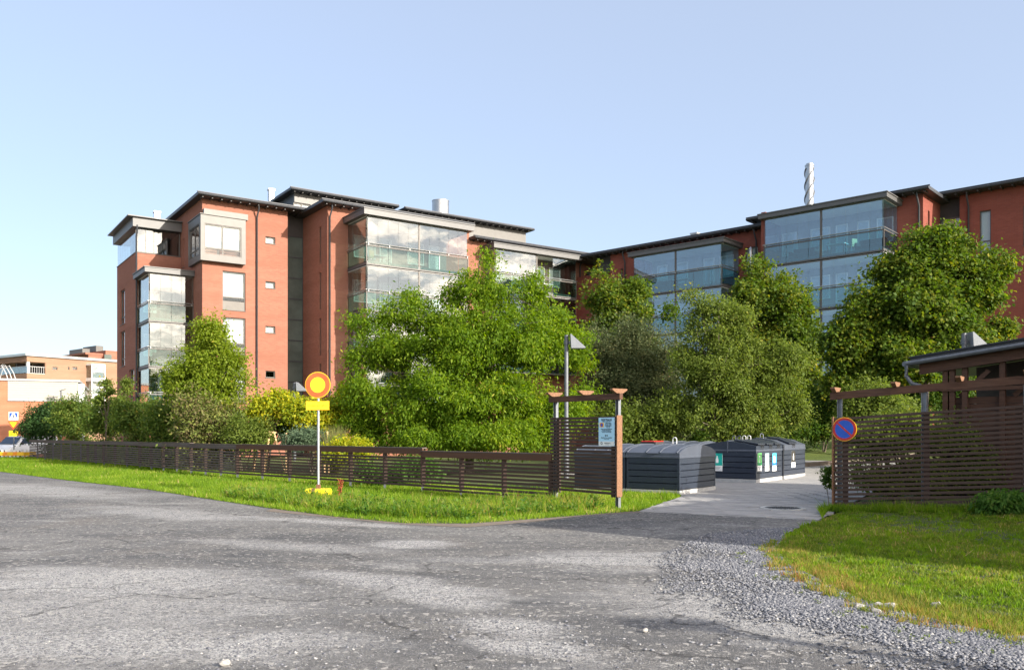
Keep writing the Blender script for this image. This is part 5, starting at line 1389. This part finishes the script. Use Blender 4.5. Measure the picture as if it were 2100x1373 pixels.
for i in range(nb_):
    z = .25+i*.155
    m = MB(); m.box(xs0, 7, .0, .03, z, z+.145); m.build('board', M['beam'], sh_)
m = MB(); m.box(xs0, 7, -.17, -.145, 2.55, 2.63); m.build('rail', M['beam'], sh_)
for i in range(3):
    x = xs0+.35+i*1.1; m = MB(); m.bar((x,-.0,2.42),(x+.6,-.0,3.0),.03,.1); m.build('brace', M['beam'], sh_)
m = MB(); m.prism([(xs0+.1, 0),(7, 0),(7, rz_(7)-.17),(xs0+.1, rz_(xs0)-.17)], 'y', 2.5, 2.6); m.box(xs0-.0, xs0+.05, .05, 4.8, 0, 2.4); m.build('inner_wall', M['panel_dark'], sh_)
m = MB(); xd = S.x(1880, -.3); 
m.tube([(-.33,-.40,rz_(0)-.20),(-.33,-.40,rz_(0)-.45),(-.22,-.38,rz_(0)-.62),(xd+.1,-.36,rz_(0)-.68),(xd+.22,-.34,rz_(0)-.85),(xd+.22,-.34,.1)], .048, 10); m.build('downpipe', M['steel_dark'], sh_, smooth=True)

# house beyond the right edge of the photograph whose shadow lies over the drive
Hh = 6.0; cX, cY = 0+SH.x*Hh/math.tan(R(SUN_EL)), 14.9+SH.y*Hh/math.tan(R(SUN_EL))
hs_ = empty('neighbour_house', (cX, cY, 0), math.atan2(.743,.669), 'brick house to the right, its shadow lies over the drive', 'house')
H_ = Frame(cX, cY, math.degrees(math.atan2(.743,.669)))
m = MB(); hf = Face('y', 0.0, -1)
hx_ = [(1.5+3*i, 3.0+3*i, a, a+1.4) for i in range(5) for a in (.9, 3.7)]
f1 = Face('x', 7.0, 1); wall(m, Face('x', 0.0), 0, 22, 0, Hh-.3, []); 
m = MB(); wl = Face('x', 0.0, -1)
m.box(0, 22, -8, -7.7, 0, Hh-.3)
m.box(0,.3,-7.7,-.3,0,Hh-.3); m.box(21.7,22,-7.7,-.3,0,Hh-.3)
fw2 = Face('x', 0.0, 1); wall(m, fw2, 0, 22, 0, Hh-.3, hx_); m.build('wall', M['brick_r'], hs_)
for h in hx_: window(hs_, fw2, *h, cover='curtain', sill=False)
m = MB(); m.box(-.0, 22, -8.2, 0, Hh-.3, Hh); m.build('roof', M['dark_metal'], hs_)
# unseen lamp pole added beyond the right edge to cast the gravel's shadow
tp = 5.5; tipx, tipy = 1.45, 7.05
lx, ly = tipx+SH.x*tp/math.tan(R(SUN_EL)), tipy+SH.y*tp/math.tan(R(SUN_EL))
pl_ = empty('street_lamp', (lx, ly, 0), 0, 'unseen lamp pole added beyond the right edge to cast a shadow across the gravel', 'street lamp')
m = MB(); m.tube([(0,0,0),(0,0,tp)], [.11,.07], 12); m.build('pole', M['steel_dark'], pl_, smooth=True)
m = MB(); m.box(-.35,.35,-.14,.14,tp,tp+.12); m.build('lamp_head', M['lid'], pl_)

# ================================================================ trees and shrubs
def tree(name, label, cat, base_px, Y, blobs, nleaf, leaf, lw, mat, tr=.12, stems=1, nb=30, bark='bark', droop=.3, csize=.28, shell=.33, lean=0, zmin=.15, group=None, spread=.35, depth=.75, per=26, lobe=.75, lobe_n=9, thick=.035, tname='trunk', cname='crown', z0=.25):
    x, y, _ = at(base_px, 900, Y); zg = gz(x, y)
    o = empty(name, (x, y, zg), 0, label, cat, group)
    B = px_blobs(Y, (x, y, zg), blobs, depth)
    topz = max(b[2]+b[5]*.6 for b in B); tb_ = max(B, key=lambda b: b[2])
    c, C = crown(o, B, nleaf, leaf, lw, M[mat], droop, shell, csize, per, zmin, cname, lobe, lobe_n)
    pts = [(0,0,-.1),(tb_[0]*.15,0,topz*.3),(tb_[0]*.5+lean,tb_[1]*.4,topz*.6),(tb_[0]*.85,tb_[1]*.7,topz*.97)]
    trunk(o, tr, pts, C, nb, M[bark], stems, spread, tname, z0, thick)
    return o
tree('deciduous_tree', 'large bright green tree with drooping leaves and pointed top, in the middle', 'tree', 962, 34,
     [(960,820,200,100,0),(965,700,150,85,0),(985,600,75,60,0),(988,545,30,58,0),(915,690,70,70,0),(960,570,26,40,.2),(845,585,30,40,.5),(1090,600,30,45,.2),(850,615,40,50,.5),(820,650,60,50,.3),(800,720,80,60,.3),(1095,630,42,62,.2),(1090,710,95,70,-.4),(770,800,70,80,.2),(1175,740,50,65,.3),(1200,700,32,40),(955,890,225,45,-.3),(745,875,48,50),(1140,850,80,60,-.5),(735,660,28,34,.4),(728,740,34,34),(905,600,32,42,.3),(1040,620,36,45,0),(1150,640,30,45),(1190,820,45,50)],
     175000, .145, .055, 'leaf_cherry', .18, 1, 100, 'bark', .36, .20, .42, per=22, lobe=.64, lobe_n=18)
tree('small_tree', 'mid sized light green tree in front of the bay window block on the left', 'tree', 430, 37,
     [(425,770,72,60),(440,710,42,38),(430,680,22,22),(365,790,40,35,.3),(485,790,32,50,.2),(440,840,70,45),(470,740,35,30)],
     40000, .13, .065, 'leaf_light', .10, 2, 50, 'bark_l', .35, .22, .45, lobe=.5, lobe_n=13)
for (lab, px, Y, bl, mat, n) in (
    ('dense dark green rounded bush at the far left end of the fence', 98, 54, [(95,868,52,38),(75,880,32,28),(120,850,40,28),(60,885,20,20)], 'leaf_lilac_d', 17000),
    ('leafy bush second from the left end above the fence', 160, 50, [(160,862,48,38),(140,842,30,22),(178,845,30,22)], 'leaf_lilac', 15000),
    ('yellowish green bush in the hedge below the tan building', 222, 46, [(222,868,45,36),(240,848,28,24)], 'leaf_lilac', 14000),
    ('broad green bush in the hedge under the left balconies', 285, 42.5, [(285,865,48,40),(305,845,30,26),(262,850,25,22)], 'leaf_lilac', 15000),
    ('darker bush in the hedge left of the twiggy brown bush', 345, 39.5, [(345,870,46,42),(335,845,30,24)], 'leaf_lilac', 14000),
    ('twiggy brownish bush with many bare stems behind the low fence', 425, 35.5, [(425,872,62,46),(400,850,40,30),(455,855,38,32)], 'leaf_brown', 15000)):
    bl = bl+[(bl[0][0]+(22 if px < 110 else 0), 925, bl[0][2]*(.6 if px < 110 else .95), 22)]; n = int(n*1.35)
    tree('bush', lab, 'bush', px, Y, bl, n, .13, .075, mat, .05, 5, 60 if mat == 'leaf_brown' else 24, 'bark_l' if mat == 'leaf_brown' else 'bark', .2, .22, .45, group='bushes behind the long fence', depth=1.0, thick=.03, tname='stems', cname='foliage')
tree('bush', 'upright sprig growing above the hedge in front of the dark wall', 'bush', 258, 44, [(258,800,10,28),(250,830,14,22)], 1300, .14, .08, 'leaf_open', .03, 1, 8, lobe=0.16, csize=.14, tname='stems', cname='foliage')
tree('bush', 'tall loose sprig above the hedge in front of the tan building', 'bush', 218, 45, [(222,805,10,26),(212,828,14,22)], 1300, .14, .08, 'leaf_lilac', .03, 1, 8, lobe=0.16, csize=.14, tname='stems', cname='foliage')
tree('small_tree', 'small yellow leaved tree by the downpipe, right of the light green tree', 'tree', 548, 35, [(558,830,40,24),(540,858,26,16),(580,818,20,14),(530,845,14,12)], 9000, .13, .08, 'leaf_yellow', .05, 1, 22, lobe=0.38, csize=.2, droop=.4)
tree('small_tree', 'small yellow green tree behind the round temporary sign', 'tree', 640, 34.5, [(630,850,50,30),(640,825,22,18),(665,868,34,18),(615,838,20,14)], 12000, .13, .08, 'leaf_yellow', .05, 1, 24, lobe=0.38, csize=.2, droop=.4)
tree('small_tree', 'little yellow tree between the sign and the large green tree', 'tree', 698, 35, [(702,825,28,24),(690,850,26,22),(712,800,14,14)], 6000, .13, .08, 'leaf_yellow', .05, 1, 20, lobe=0.38, csize=.2, droop=.4)
tree('small_tree', 'darker green small tree above the wooden tree stakes', 'tree', 590, 36, [(588,872,28,20),(600,890,30,16)], 5000, .13, .07, 'leaf_maple', .05, 1, 20, lobe=0.38, csize=.2, droop=.5)
tree('shrub', 'low grey green shrub behind the long fence, left of the sign pole', 'shrub', 640, 33, [(635,898,45,20),(600,905,30,16),(665,905,30,18)], 9000, .09, .045, 'leaf_sage', .03, 3, 10, lobe=0.30, csize=.16, tname='stems', cname='foliage')
tree('shrub', 'yellow green flowering shrub behind the fence under the large tree', 'shrub', 715, 30, [(715,915,45,20),(690,930,40,18),(745,925,30,16)], 7000, .10, .05, 'leaf_yellow', .03, 3, 8, lobe=0.30, csize=.16, tname='stems', cname='foliage')
tree('shrub', 'pale mixed shrub below the light green tree', 'shrub', 500, 34, [(500,885,35,30),(520,900,30,22)], 8000, .11, .06, 'leaf_open', .03, 3, 14, csize=.18, tname='stems', cname='foliage')
# right hand group
tree('maple_tree', 'maple standing behind the grey green tree, left of the middle balcony stack', 'tree', 1265, 43,
     [(1255,650,72,72),(1380,650,18,18),(1225,600,28,28),(1300,610,22,45),(1305,585,14,22),(1335,640,34,30),(1270,720,80,60),(1350,660,20,20),(1240,590,18,22)], 42000, .145, .115, 'leaf_maple', .14, 1, 50, csize=.22, droop=.3, lobe=.66, lobe_n=20)
tree('grey_green_tree', 'broad grey green small leaved tree left of the pale stemmed tree', 'tree', 1300, 36.5,
     [(1280,780,105,100),(1240,720,55,60),(1320,730,70,60),(1360,800,80,90),(1270,860,100,55),(1350,870,80,45),(1290,690,45,40),(1380,720,30,35),(1215,800,40,70)], 90000, .095, .05, 'leaf_olive', .12, 3, 60, csize=.24, shell=.5, droop=.25)
tree('maple_tree', 'yellowish maple behind the open tree, below the spiral chimney', 'tree', 1580, 45,
     [(1575,620,85,72),(1520,585,48,40),(1638,630,42,50),(1600,700,85,70),(1560,562,36,28),(1610,780,80,70),(1655,700,36,50)], 66000, .15, .12, 'leaf_maple', .16, 1, 50, csize=.22, lobe=.66, lobe_n=20)
tree('open_tree', 'airy light green tree with several pale stems behind the containers', 'tree', 1478, 33,
     [(1480,790,105,85),(1480,700,75,65),(1460,635,48,42),(1425,612,30,20),(1560,800,85,75),(1605,740,60,48),(1420,760,70,70),(1530,860,120,48),(1400,850,70,50),(1630,850,55,50),(1500,650,50,42),(1440,690,45,40),(1560,700,40,40)], 80000, .11, .06, 'leaf_open', .085, 5, 130, 'bark_l', .3, .22, .6, spread=.28, thick=.045, z0=.1, lobe=.52, lobe_n=19)
tree('maple_tree', 'large dark green maple at the right, tallest tree in front of the right block', 'tree', 1890, 36,
     [(1880,630,110,80),(1850,560,60,50),(1935,545,70,48),(1900,500,30,28),(1955,500,28,28),(1995,600,58,70),(1790,665,75,58),(1740,710,62,60),(1710,770,50,50),(1810,740,80,60),(1965,695,70,45),(2055,665,38,30),(1830,545,26,40),(1875,500,20,34),(1925,488,18,30),(1975,505,20,34),(2030,530,20,34),(1770,620,30,36),(1850,740,120,50),(1700,700,28,28),(2040,560,24,40)], 120000, .15, .115, 'leaf_maple', .2, 1, 110, csize=.22, shell=.42, lobe=.70, lobe_n=20)
for (lab, px, Y, bl, mat, n) in (
    ('dark shrub behind the drive, left of the tall right hand screen', 1690, 39, [(1690,850,58,60),(1670,880,45,35),(1720,820,50,50)], 'leaf_maple_d', 30000),
    ('light shrub in front of the large maple, over the tall screen', 1800, 33, [(1790,830,60,42),(1830,860,60,35),(1760,870,40,30)], 'leaf_open', 24000),
    ('green shrub beneath the grey green tree behind the notice', 1300, 33.5, [(1310,880,52,28),(1260,870,40,30),(1350,885,30,22)], 'leaf_open', 18000),
    ('dark shrub under the airy tree behind the containers', 1560, 38, [(1560,880,70,30),(1620,870,50,35),(1420,880,50,28)], 'leaf_maple_d', 20000),
    ('dark shrub filling the gap under the big maple behind the shed', 1900, 39, [(1900,800,90,60),(1990,780,60,60),(1850,850,60,40)], 'leaf_maple_d', 26000)):
    tree('shrub', lab, 'shrub', px, Y, bl, n, .12, .07, mat, .04, 4, 30, 'bark', .25, .24, .5, tname='stems', cname='foliage', depth=.9)
tree('climbing_hedge', 'yellow green hedge close behind the slats of the tall right hand screen', 'hedge', 1830, 19.0, [(1800,900,70,38),(1890,895,70,40),(1850,870,60,30),(1960,900,50,40),(1800,980,75,45),(1900,980,80,45),(1990,970,60,50)], 42000, .075, .045, 'leaf_open', .03, 4, 24, lobe=0.30, csize=.13, tname='stems', cname='foliage', depth=.25)
tree('shrub', 'sprig of leaves sticking out at the left edge of the tall right hand screen', 'shrub', 1700, 18.1, [(1699,985,9,30),(1701,1010,8,20),(1697,965,6,12)], 1300, .05, .032, 'leaf_maple_d', .010, 2, 4, csize=.05, lobe=.10, thick=.006, tname='stems', cname='foliage', zmin=.05)
tree('nettle_clump', 'dense dark green nettle clump at the foot of the right hand screen', 'plant', 2060, 15.6, [(2065,1052,58,20),(2030,1060,30,14),(2095,1045,30,22)], 9000, .09, .045, 'leaf_weed', .01, 5, 10, csize=.09, lobe=.22, droop=.5, tname='stems', cname='foliage', zmin=.02, depth=.6, thick=.008)
tree('bush', 'low leafy bush directly behind the fence under the large tree', 'bush', 800, 25.6, [(800,990,28,14),(850,960,60,20),(760,965,30,18)], 7000, .09, .05, 'leaf_weed', .02, 3, 8, lobe=0.30, csize=.13, tname='stems', cname='foliage', zmin=.05)
# ornamental reed
rd = empty('reed_grass', (*at(688, 900, 31.5)[:2], 0), 0, 'clump of brownish reed grass behind the fence right of the sign', 'plant')
m_ = 260; P = np.stack([rng.normal(0,.14,m_), rng.normal(0,.14,m_), np.zeros(m_)], 1); ax = np.stack([rng.normal(0,.12,m_), rng.normal(0,.12,m_), np.ones(m_)], 1)
leaves_mesh('blades', P, ax, np.tile([0.3,-1,0.1], (m_,1)), 1.5+.5*rng.random(m_), np.full(m_, .025), M['leaf_brown'], rng.random(m_), rd)['kind'] = 'stuff'

# wooden supports of young trees
def stake(px, pyt, Y, label, dx=0.0):
    x, y, zt_ = at(px, pyt, Y); m = MB(); m.tube([(0,0,0),(dx,0,zt_)], .035, 6)
    o = m.build('wooden_stake', M['pinewood']); o.location = (x-dx, y, 0); tag(o, label, 'stake', 'pale wooden stakes behind the long fence'); return o
stake(587, 887, 33, 'thin pale stake left of the grey green shrub')
stake(657, 891, 33, 'leftmost of three pale stakes right of the sign pole')
stake(663.5, 893, 33.4, 'middle of three pale stakes right of the sign pole', -.05)
stake(671, 884, 32.6, 'tallest and rightmost of three pale stakes right of the sign pole', -.06)
def tripod(px, pyt, Y, label, sp=.42):
    x, y, zt_ = at(px, pyt, Y); o = empty('tree_support', (x, y, 0), .2, label, 'tree support', 'pine supports of young trees')
    for a in (0, 2.1, 4.2):
        m = MB(); m.bar((sp*math.cos(a)*1.3, sp*math.sin(a), 0), (sp*.25*math.cos(a), sp*.25*math.sin(a), zt_), .06, .05); m.build('leg', M['pinewood'], o)
    m = MB(); m.bar((-.2,0,zt_-.04),(.2,0,zt_-.04),.05,.06); m.bar((0,-.15,zt_-.12),(0,.15,zt_-.12),.05,.06); m.build('crosspiece', M['pinewood'], o)
tripod(556, 884, 34, 'pine A shaped tree support, right one of the pair above the fence')
tripod(531, 886, 36, 'pine tree support, left one of the pair above the fence', .35)
# rusty dock stem
x, y = gnd(698, 1030); dk = empty('dock_plant', (x, y, 0), 0, 'rust coloured dried dock stem in the grass right of the sign foot', 'plant')
m = MB(); m.tube([(0,0,0),(.02,0,.25),(-.01,0,.52)], [.008,.007,.004], 5); m.build('stem', M['leaf_brown'], dk)
m_ = 420; P = np.stack([rng.normal(0,.025,m_), rng.normal(0,.02,m_), .12+.42*rng.random(m_)], 1)
leaves_mesh('seed_heads', P, rng.normal(size=(m_,3)), rng.normal(size=(m_,3)), np.full(m_,.035), np.full(m_,.02), plain('rust_seed', (.28,.06,.02), .8), rng.random(m_), dk)['kind'] = 'stuff'

# ================================================================ grass
def sample(poly, n, dens=None):
    a = np.array(poly); lo, hi = a.min(0), a.max(0); out = np.zeros((0,2))
    while len(out) < n:
        p = lo+(hi-lo)*rng.random((n*2, 2)); p = p[in_poly(p, poly)]
        if dens is not None: p = p[rng.random(len(p)) < dens(p)]
        out = np.concatenate([out, p])
    return out[:n]
gzv = np.vectorize(gz)
def blades(name, pts, hmin, hmax, wscale, mat, label=None, dz=.008, clump=None):
    n = len(pts); z = gzv(pts[:,0], pts[:,1])+dz; Y = np.maximum(pts[:,1], 5)
    h = hmin+(hmax-hmin)*rng.random(n)**1.5*(.6+.8*np.clip(np.sin(pts[:,0]*9+np.sin(pts[:,1]*6)*2)*np.sin(pts[:,1]*7+1.7*np.sin(pts[:,0]*5)), 0, 1))
    if clump is not None: h *= clump
    w = wscale*Y*(.6+.8*rng.random(n)); a = rng.random(n)*2*math.pi
    lean = rng.normal(0, .38, (n,2))*h[:,None]
    b = np.stack([pts[:,0], pts[:,1], z], 1); d = np.stack([np.cos(a)*w, np.sin(a)*w, 0*a], 1)
    t = b+np.stack([lean[:,0], lean[:,1], h], 1)
    V = np.stack([b-d, b+d, t], 1).reshape(-1,3); Fq = np.arange(3*n).reshape(-1,3)
    # patchy colour: blades of one patch resemble each other
    q = np.sin(pts[:,0]*1.3+2*np.sin(pts[:,1]*.7))*np.sin(pts[:,1]*1.1+1.5*np.sin(pts[:,0]*.9))
    q2 = np.sin(pts[:,0]*6.1+2*np.sin(pts[:,1]*4.7))*np.sin(pts[:,1]*5.3+1.5*np.sin(pts[:,0]*7))
    rnd = np.clip(.42+.20*q+.17*q2+.22*rng.normal(size=n), 0, 1)
    o = np_mesh(name, V, Fq, M[mat], rnd); o['kind'] = 'stuff'; 
    if label: o['label'] = label; o['category'] = 'grass'
    return o
front_v = verge_edge+[(4.25,21.4),(4.2,26),(1.0,24),(-10,33.5),(-27,54),(-32,56)]
dv = lambda p: np.clip((19/np.maximum(p[:,1],10))**1.6, .12, 1)
clear = lambda p: (np.abs(p[:,0]-sx) > .5) | (p[:,1] > sy+.2) | (p[:,1] < sy-1.3)
dv0 = dv; pts = sample(front_v, 170000, lambda p: dv0(p)*clear(p))
cl_ = .75+.5*np.clip(np.sin(pts[:,0]*.9)*np.sin(pts[:,1]*1.3+pts[:,0]*.4)+.2, 0, 1)
blades('verge_grass', pts, .04, .17, .00042, 'grass_blade', 'bright green grass on the verge in front of the long fence', clump=cl_)
# taller weeds along the road edge of the verge
edge = [gnd(px, py) for px, py in ((470,1022),(560,1034),(690,1052),(830,1064),(960,1066),(1100,1056),(1230,1048),(1225,1030),(1100,1033),(960,1040),(830,1038),(690,1028),(560,1016),(470,1008))]
pts = sample(edge, 26000, lambda p: 1.0*clear(p)); blades('tall_verge_grass', pts, .10, .34, .00045, 'grass_blade', 'taller ragged grass along the road edge of the verge')
pts = sample(edge, 4200); blades('dry_verge_grass', pts, .10, .38, .0005, 'dry_blade', 'dry straw coloured stalks among the verge grass')
lr = lawn_edge+[(6.3,5.0),(10.2,13.5),(9.9,15.6),(6.9,17.6)]
dl_ = lambda p: np.clip((9/np.maximum(p[:,1],6))**1.3, .3, 1)
lp = sample(lr, 120000, lambda p: dl_(p)*np.clip(.62+.6*np.sin(p[:,0]*7+2*np.sin(p[:,1]*5))*np.sin(p[:,1]*8+2*np.sin(p[:,0]*4)), .12, 1))
blades('lawn_grass', lp, .012, .062, .0010, 'lawn_blade', 'short lawn grass at the right in front of the tall screen')
rim = [gnd(px, py) for px, py in ((1600,1135),(1640,1165),(1700,1195),(1780,1235),(1890,1270),(2010,1300),(2110,1318),(2110,1275),(1990,1250),(1880,1228),(1800,1205),(1740,1185),(1660,1140),(1620,1112))]
tp_ = sample(lr, 900); tq = np.repeat(tp_, 26, 0)+rng.normal(0, .035, (900*26, 2)); tq = tq[in_poly(tq, lr)]
blades('lawn_tufts', tq, .03, .11, .0008, 'grass_blade', 'denser tufts and clover standing in the right hand lawn')
blades('dry_lawn_patches', sample(lr, 12000, lambda p: np.clip(.25+.75*np.sin(p[:,0]*2.3+np.sin(p[:,1]*3))*np.sin(p[:,1]*2.6+np.sin(p[:,0]*2)), .05, 1)*np.clip((9/np.maximum(p[:,1],6))**1.3, .3, 1)), .015, .065, .0005, 'dry_blade', 'dry brownish blades mixed into the lawn at the right')
blades('dry_lawn_edge', sample(rim, 6000), .02, .10, .0005, 'dry_blade', 'yellow and rusty dry grass along the gravel edge of the lawn')
fr_ = [(6.7,17.75),(9.55,15.6),(9.3,15.2),(6.4,17.3),(5.9,16.2),(5.75,15.8),(6.2,17.2)]
blades('fence_foot_weeds', sample(fr_, 9000), .06, .26, .0006, 'grass_blade', 'weeds at the foot of the tall right hand screen')
bk = [(4.25,21.4),(4.2,26),(1.0,24),(-2.3,23.0),(.92,19.7),(2.25,17.9),(2.7,17.9)]
blades('grass_behind_screen', sample(bk, 16000), .02, .09, .0006, 'grass_blade', 'sunlit grass around the screen with the notice')
out_rim = [gnd(px, py) for px, py in ((1590,1105),(1560,1130),(1585,1170),(1650,1205),(1730,1245),(1850,1280),(1990,1308),(2110,1330),(2110,1300),(1990,1280),(1870,1255),(1750,1222),(1670,1180),(1612,1150),(1600,1125))]
tp_ = sample(out_rim, 300); tq = np.repeat(tp_, 16, 0)+rng.normal(0, .035, (300*16, 2))
blades('ragged_grass', tq[:3000], .015, .09, .0007, 'lawn_blade', 'ragged grass tufts creeping from the lawn into the gravel', dz=.012)
blades('rusty_grass', tq[3000:], .02, .12, .0007, 'dry_blade', 'rusty dry tufts where the lawn meets the gravel', dz=.012)
# broad-leaved weeds in the verge
pts = sample(edge, 620); allP = []; allA = []; 
for (x, y) in pts:
    n = random.randint(10, 26); s = random.uniform(.06, .16)
    allP.append(np.stack([x+rng.normal(0,s*.6,n), y+rng.normal(0,s*.6,n), np.abs(rng.normal(.07,.06,n))], 1)); v = rng.normal(size=(n,3)); v[:,2] = np.abs(v[:,2])*.6+.2; allA.append(v)
P = np.concatenate(allP); A_ = np.concatenate(allA); n = len(P)
w_o = leaves_mesh('broadleaf_weeds', P, A_, np.tile([0,0,1.0],(n,1))+rng.normal(0,.4,(n,3)), .06+.07*rng.random(n), .03+.03*rng.random(n), M['leaf_weed'], rng.random(n), None); w_o['kind'] = 'stuff'
w_o['label'] = 'broad leaved weeds scattered in the verge grass'; w_o['category'] = 'weeds'
# small green and reddish sprouts in the gravel
sp_ = [gnd(px, py) for px, py in ((1480,1130),(1560,1180),(1700,1260),(1850,1330),(2090,1365),(2090,1310),(1880,1268),(1740,1225),(1620,1165),(1560,1120))]
pts = sample(sp_, 46); allP = []; allA = []
for (x, y) in pts:
    n = random.randint(6, 22); s = random.uniform(.015, .05)
    allP.append(np.stack([x+rng.normal(0,s,n), y+rng.normal(0,s,n), .02+np.abs(rng.normal(0,.012,n))], 1)); v = rng.normal(size=(n,3)); v[:,2] = np.abs(v[:,2])*.5; allA.append(v)
P = np.concatenate(allP); A_ = np.concatenate(allA); n = len(P)
w_o = leaves_mesh('gravel_sprouts', P, A_, np.tile([0,0,1.0],(n,1))+rng.normal(0,.4,(n,3)), .016+.02*rng.random(n), .008+.008*rng.random(n), M['leaf_open'], rng.random(n), None); w_o['kind'] = 'stuff'
w_o['label'] = 'tiny green and yellow sprouts in the gravel heap'; w_o['category'] = 'weeds'

# ================================================================ stones
def stones(name, pts, smin, smax, power, label, dz=.006, light=0.0):
    n = len(pts); s = smin+(smax-smin)*rng.random(n)**power
    O = np.array([(1,0,0),(-1,0,0),(0,1,0),(0,-1,0),(0,0,1),(0,0,-1)], float)
    V = O[None]*(.6+.8*rng.random((n,6,1))); V = V+rng.normal(0,.18,(n,6,3))
    a = rng.random(n)*2*math.pi; c, d = np.cos(a), np.sin(a)
    X = V[:,:,0]*c[:,None]-V[:,:,1]*d[:,None]; Y_ = V[:,:,0]*d[:,None]+V[:,:,1]*c[:,None]; Z = V[:,:,2]*.62+.25
    k = .5*s[:,None]; z = gzv(pts[:,0], pts[:,1])+dz
    V = np.stack([X*k*1.2+pts[:,0][:,None], Y_*k*.9+pts[:,1][:,None], Z*k+z[:,None]], 2).reshape(-1,3)
    T = np.array([(0,2,4),(2,1,4),(1,3,4),(3,0,4),(2,0,5),(1,2,5),(3,1,5),(0,3,5)])
    Fq = (np.arange(n)[:,None,None]*6+T[None]).reshape(-1,3)
    rnd = np.clip(np.repeat(rng.beta(2,2.9,n)+light, 8), 0, 1)
    o = np_mesh(name, V, Fq, M['stone'], rnd); o['kind'] = 'stuff'; o['label'] = label; o['category'] = 'gravel'
    return o
heap = lawn_edge[1:]+[gnd(px, py) for px, py in ((2110,1400),(1900,1400),(1650,1400),(1450,1340),(1330,1240),(1330,1150),(1450,1095),(1560,1085))]
stones('gravel_heap', sample(heap, 52000, lambda p: gfade(p)*np.clip((7/np.maximum(p[:,1],5))**1.5, .2, 1)), .010, .040, 1.8, 'blue grey crushed stone beside the lawn edge', .012)
# loose chips on the road, thicker where the pits are filled
def road_density(p):
    d = np.full(len(p), .05)
    for (px, py, rx, ry, rot, st) in PATCHES:
        X, Y = gnd(px, py); a = R(rot); dx, dy = p[:,0]-X, p[:,1]-Y
        u = (dx*math.cos(a)+dy*math.sin(a))/rx; v = (-dx*math.sin(a)+dy*math.cos(a))/ry
        d = np.maximum(d, st*np.exp(-(u*u+v*v)*1.1))
    q = np.sin(p[:,0]*1.9+np.sin(p[:,1]*2.3)*1.4)*np.sin(p[:,1]*2.1+np.sin(p[:,0]*1.2)*1.7)
    return np.clip(d*.8+.10*np.clip(q, 0, 1), 0, 1)*np.clip((8/np.maximum(p[:,1],5))**1.5, .1, 1)
near = [(-4.0,5.4),(4.4,5.4),(4.4,6.2),(3.2,8.5),(3.3,11),(4.6,14.5),(0,14.6),(-3.5,15.6),(-9,18),(-12,19),(-7,9)]
stones('road_chips', sample(near, 42000, road_density), .005, .020, 2.6, 'loose light stone chips scattered over the worn asphalt', .004, .02)
stones('coarse_road_stones', sample([(-2.2,5.5),(2.6,5.5),(2.2,7.2),(-.2,7.6),(-2.5,6.6)], 620), .012, .036, 2.4, 'coarser stones on the asphalt in the foreground', .004, .10)
# a few large pale stones one can pick out
for i, (px, py, s, lab) in enumerate(((1255,1249,.11,'x'),)): pass
for (px, py, s, lab) in ((1762,1249,.10,'pale stone at the rusty grass edge, leftmost of the row'),(1797,1259,.10,'pale flat stone between two larger ones at the lawn edge'),(1827,1250,.13,'largest pale stone at the rusty grass edge of the lawn'),
                         (1919,1247,.11,'pale stone lying alone in the dry grass right of the stone row'),(462,1366,.09,'single whitish stone on the asphalt at the bottom left'),(1801,1245,.09,'small pale stone behind the flat stone at the lawn edge'),(1323,1297,.06,'lone white stone on the asphalt near the middle right foreground')):
    x, y = gnd(px, py); bm = bmesh.new(); bmesh.ops.create_icosphere(bm, subdivisions=2, radius=.5); s *= .72
    for v in bm.verts:
        f = 1+.28*math.sin(v.co.x*7+px)*math.cos(v.co.y*6+py)+random.uniform(-.10,.10); v.co = Vector((v.co.x*f*s*1.2, v.co.y*f*s*.9, v.co.z*f*s*.75+s*.25))
    me = bpy.data.meshes.new('stone'); bm.to_mesh(me); bm.free(); me.materials.append(M['stone_pale'] if 'stone_pale' in M else M.setdefault('stone_pale', plain('pale_stone', (.32,.31,.29), .8, 0, .2, 20, .4)))
    o = link(bpy.data.objects.new('stone', me)); o.location = (x, y, gz(x, y)+.012); tag(o, lab, 'stone', 'pale stones lying about')
print('objects', len(bpy.data.objects), 'tris', sum(len(o.data.loops)-2*len(o.data.polygons) for o in sc.objects if o.type == 'MESH'))
